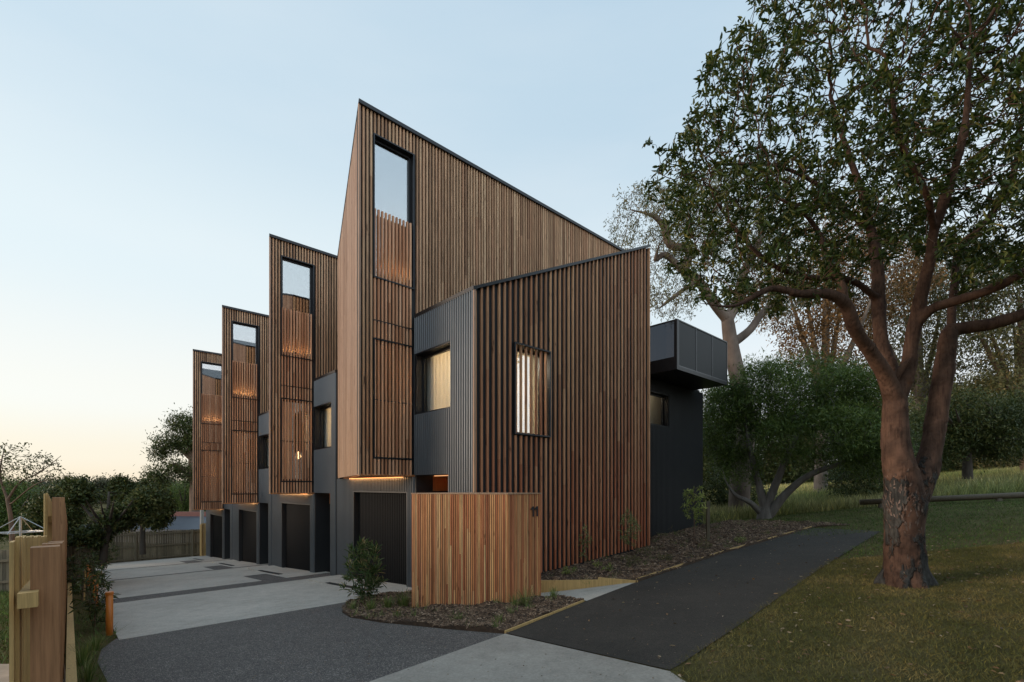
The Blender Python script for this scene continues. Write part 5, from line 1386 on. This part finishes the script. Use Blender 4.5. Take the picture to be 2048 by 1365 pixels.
for i, (px, py, h, n_, lab) in enumerate(TU): tuft(lab, Vector(on(px, py)) - Vector((0, 0, 0.03)), h, n_, 200+i, 0.6, 'grass tufts')

# ------------------------------------------------------------------ lawn blades, field grass, mulch chips, leaf litter
def blades(name, pts, h, w_, mat, seed, lean=0.6):
    rs = np.random.RandomState(seed); n = len(pts); a = rs.uniform(0, 2*np.pi, n); hh = h*rs.uniform(0.4, 1.3, n)
    s = np.stack([np.cos(a), np.sin(a), np.zeros(n)], 1)*w_/2; ln_ = rs.normal(0, lean, (n, 2))
    t = pts+np.stack([ln_[:, 0]*hh, ln_[:, 1]*hh, hh], 1); k = np.arange(n)*3
    o = npmesh(name, np.stack([pts-s, pts+s, t], 1).reshape(-1, 3), np.stack([k, k+1, k+2], 1), mat)
    tag(o, kind='stuff'); return o
gv = np.vectorize(lambda x, y: terrain(x, y))
def scatter(n, x0, x1, y0, y1, seed, test, gamma=1.0):
    rs = np.random.RandomState(seed); Y = y0+(y1-y0)*rs.uniform(size=n)**gamma; X = x0+(x1-x0)*rs.uniform(size=n)
    ok = np.array([test(x, y) for x, y in zip(X, Y)]); X, Y = X[ok], Y[ok]
    return X, Y
def right_of_path(x, y):
    if y < C1.y: return x > C1.x - 0.02 + (C1.y-y)*0.09
    for a, b in zip(PR[:-1], PR[1:]):
        if a.y <= y <= b.y: return x > a.x+(b.x-a.x)*(y-a.y)/(b.y-a.y) - 0.05 + 0.05*math.sin(y*7)*math.sin(y*17+1) + random.uniform(-0.06, 0.05)
    return y > PR[-1].y
infr = lambda x, y: x/y < 1.12 and y > 2.2
X, Y_ = scatter(230000, 0.8, 9.5, 2.4, 8.5, 1, lambda x, y: infr(x, y) and right_of_path(x, y), 1.0)
blades('lawn_grass', np.stack([X, Y_, gv(X, Y_)-0.004], 1), 0.035, 0.006, M['blade'], 2, 0.8)
X, Y_ = scatter(90000, 5, 26, 8.5, 18, 3, lambda x, y: infr(x, y) and right_of_path(x, y) and y > PR[-1].y-3.2)
blades('lawn_grass', np.stack([X, Y_, gv(X, Y_)-0.004], 1), 0.05, 0.012, M['greenblade'], 4, 0.7)
X, Y_ = scatter(170000, 6, 75, 17.5, 62, 5, lambda x, y: 0.3 < x/y < 1.2, 1.7)
blades('field_grass', np.stack([X, Y_, gv(X, Y_)-0.01], 1), 0.42, 0.035, M['fieldblade'], 6, 0.3)
X, Y_ = scatter(60000, -14, -2.7, 3, 14, 7, lambda x, y: -1.25 < x/y < -0.93 and not inpoly(x, y, yard))
blades('yard_grass', np.stack([X, Y_, gv(X, Y_)-0.004], 1), 0.09, 0.012, M['greenblade'], 8, 0.7)
X, Y_ = scatter(14000, -8, -1.5, 2.3, 9, 9, lambda x, y: 0.06 < pq(x, y)[0] < 0.52 and pq(x, y)[1] > 3.0 and not inpoly(x, y, apron_poly))
blades('verge_grass', np.stack([X, Y_, gv(X, Y_)-0.004], 1), 0.10, 0.007, M['greenblade'], 10, 0.7)

def chips(name, poly, n, zf, seed, size=0.03, mat='chip'):
    rs = np.random.RandomState(seed); xs = [p[0] for p in poly]; ys = [p[1] for p in poly]
    X = rs.uniform(min(xs), max(xs), n); Y = rs.uniform(min(ys), max(ys), n)
    ok = np.array([inpoly(x, y, poly) for x, y in zip(X, Y)]); X, Y = X[ok], Y[ok]; n = len(X)
    z = np.array([zf(x, y) for x, y in zip(X, Y)])
    d = rs.normal(size=(n, 3)); d[:, 2] *= 0.25; d /= np.linalg.norm(d, axis=1)[:, None]
    u = rs.normal(0, 0.35, (n, 3)); u[:, 2] += 1; s = np.cross(d, u); s /= np.linalg.norm(s, axis=1)[:, None]; nn = np.cross(s, d)
    L_ = (size*rs.uniform(0.4, 1.5, n)**1.3)[:, None]; w_ = (size*0.28*rs.uniform(0.5, 1.4, n))[:, None]; t = w_*0.35
    c = np.stack([X, Y, z+rs.uniform(0, 0.012, n)], 1); q = []
    for sz in (-1, 1):
        for a, b in ((-1, -1), (1, -1), (1, 1), (-1, 1)): q.append(c+d*L_*a+s*w_*b+nn*t*sz)
    V_ = np.stack(q, 1).reshape(-1, 3); k = np.arange(n)*8
    F_ = np.concatenate([np.stack([k+i for i in f], 1) for f in ((4, 5, 6, 7), (0, 1, 5, 4), (1, 2, 6, 5), (2, 3, 7, 6), (3, 0, 4, 7))])
    o = npmesh(name, V_, F_, M[mat]); tag(o, kind='stuff')
chips('wood_chips', bed1, 26000, lambda x, y: bump_z(x, y)+0.014, 1, 0.026)
chips('wood_chips', bed2, 60000, lambda x, y: bump_z(x, y)+0.032, 2, 0.035)
rb_ = np.random.RandomState(41); gx = []
for poly, nn_ in ((bed1, 34), (bed2, 70)):
    xs_ = [p[0] for p in poly]; ys_ = [p[1] for p in poly]; c_ = 0
    while c_ < nn_:
        x, y = rb_.uniform(min(xs_), max(xs_)), rb_.uniform(min(ys_), max(ys_))
        if inpoly(x, y, poly):
            c_ += 1; r_ = rb_.uniform(0.02, 0.07); m_ = rb_.randint(8, 26)
            for dx, dy in rb_.normal(0, r_, (m_, 2)): gx.append((x+dx, y+dy, bump_z(x+dx, y+dy)+0.01))
blades('bed_grass', np.array(gx), 0.13, 0.009, M['tuft'], 42, 0.6)
X, Y_ = scatter(1500, 0.6, 9, 2.6, 12, 12, lambda x, y: infr(x, y) and not inpoly(x, y, bed2) and (right_of_path(x, y) or inpoly(x, y, path_poly)))
keep = np.array([right_of_path(x, y) or (i % 4 == 0) for i, (x, y) in enumerate(zip(X, Y_))]); X, Y_ = X[keep], Y_[keep]
Xd, Yd = scatter(2600, -2.5, 9, 2.4, 12, 22, lambda x, y: inpoly(x, y, path_poly) or inpoly(x, y, cross_poly) or inpoly(x, y, apron_poly))
rd = np.random.RandomState(23); Pd = np.stack([Xd, Yd, np.array([ground(x, y)+0.016 for x, y in zip(Xd, Yd)])], 1); Dd = rd.normal(size=Pd.shape); Dd[:, 2] *= 0.1
dv, df_ = leaves(Pd, Dd, 1, 0.018, 0.008, rd, 0.0, 0.0, 0.0)
tag(npmesh('path_debris', dv, df_, M['litter']), kind='stuff')
rs = np.random.RandomState(4); P_ = np.stack([X, Y_, np.array([ground(x, y)+0.02 for x, y in zip(X, Y_)])], 1)
D_ = rs.normal(size=P_.shape); D_[:, 2] *= 0.1
lv, lf = leaves(P_, D_, 1, 0.055, 0.02, rs, 0.0, 0.0, 0.0)
tag(npmesh('leaf_litter', lv, lf, M['litter']), kind='stuff')
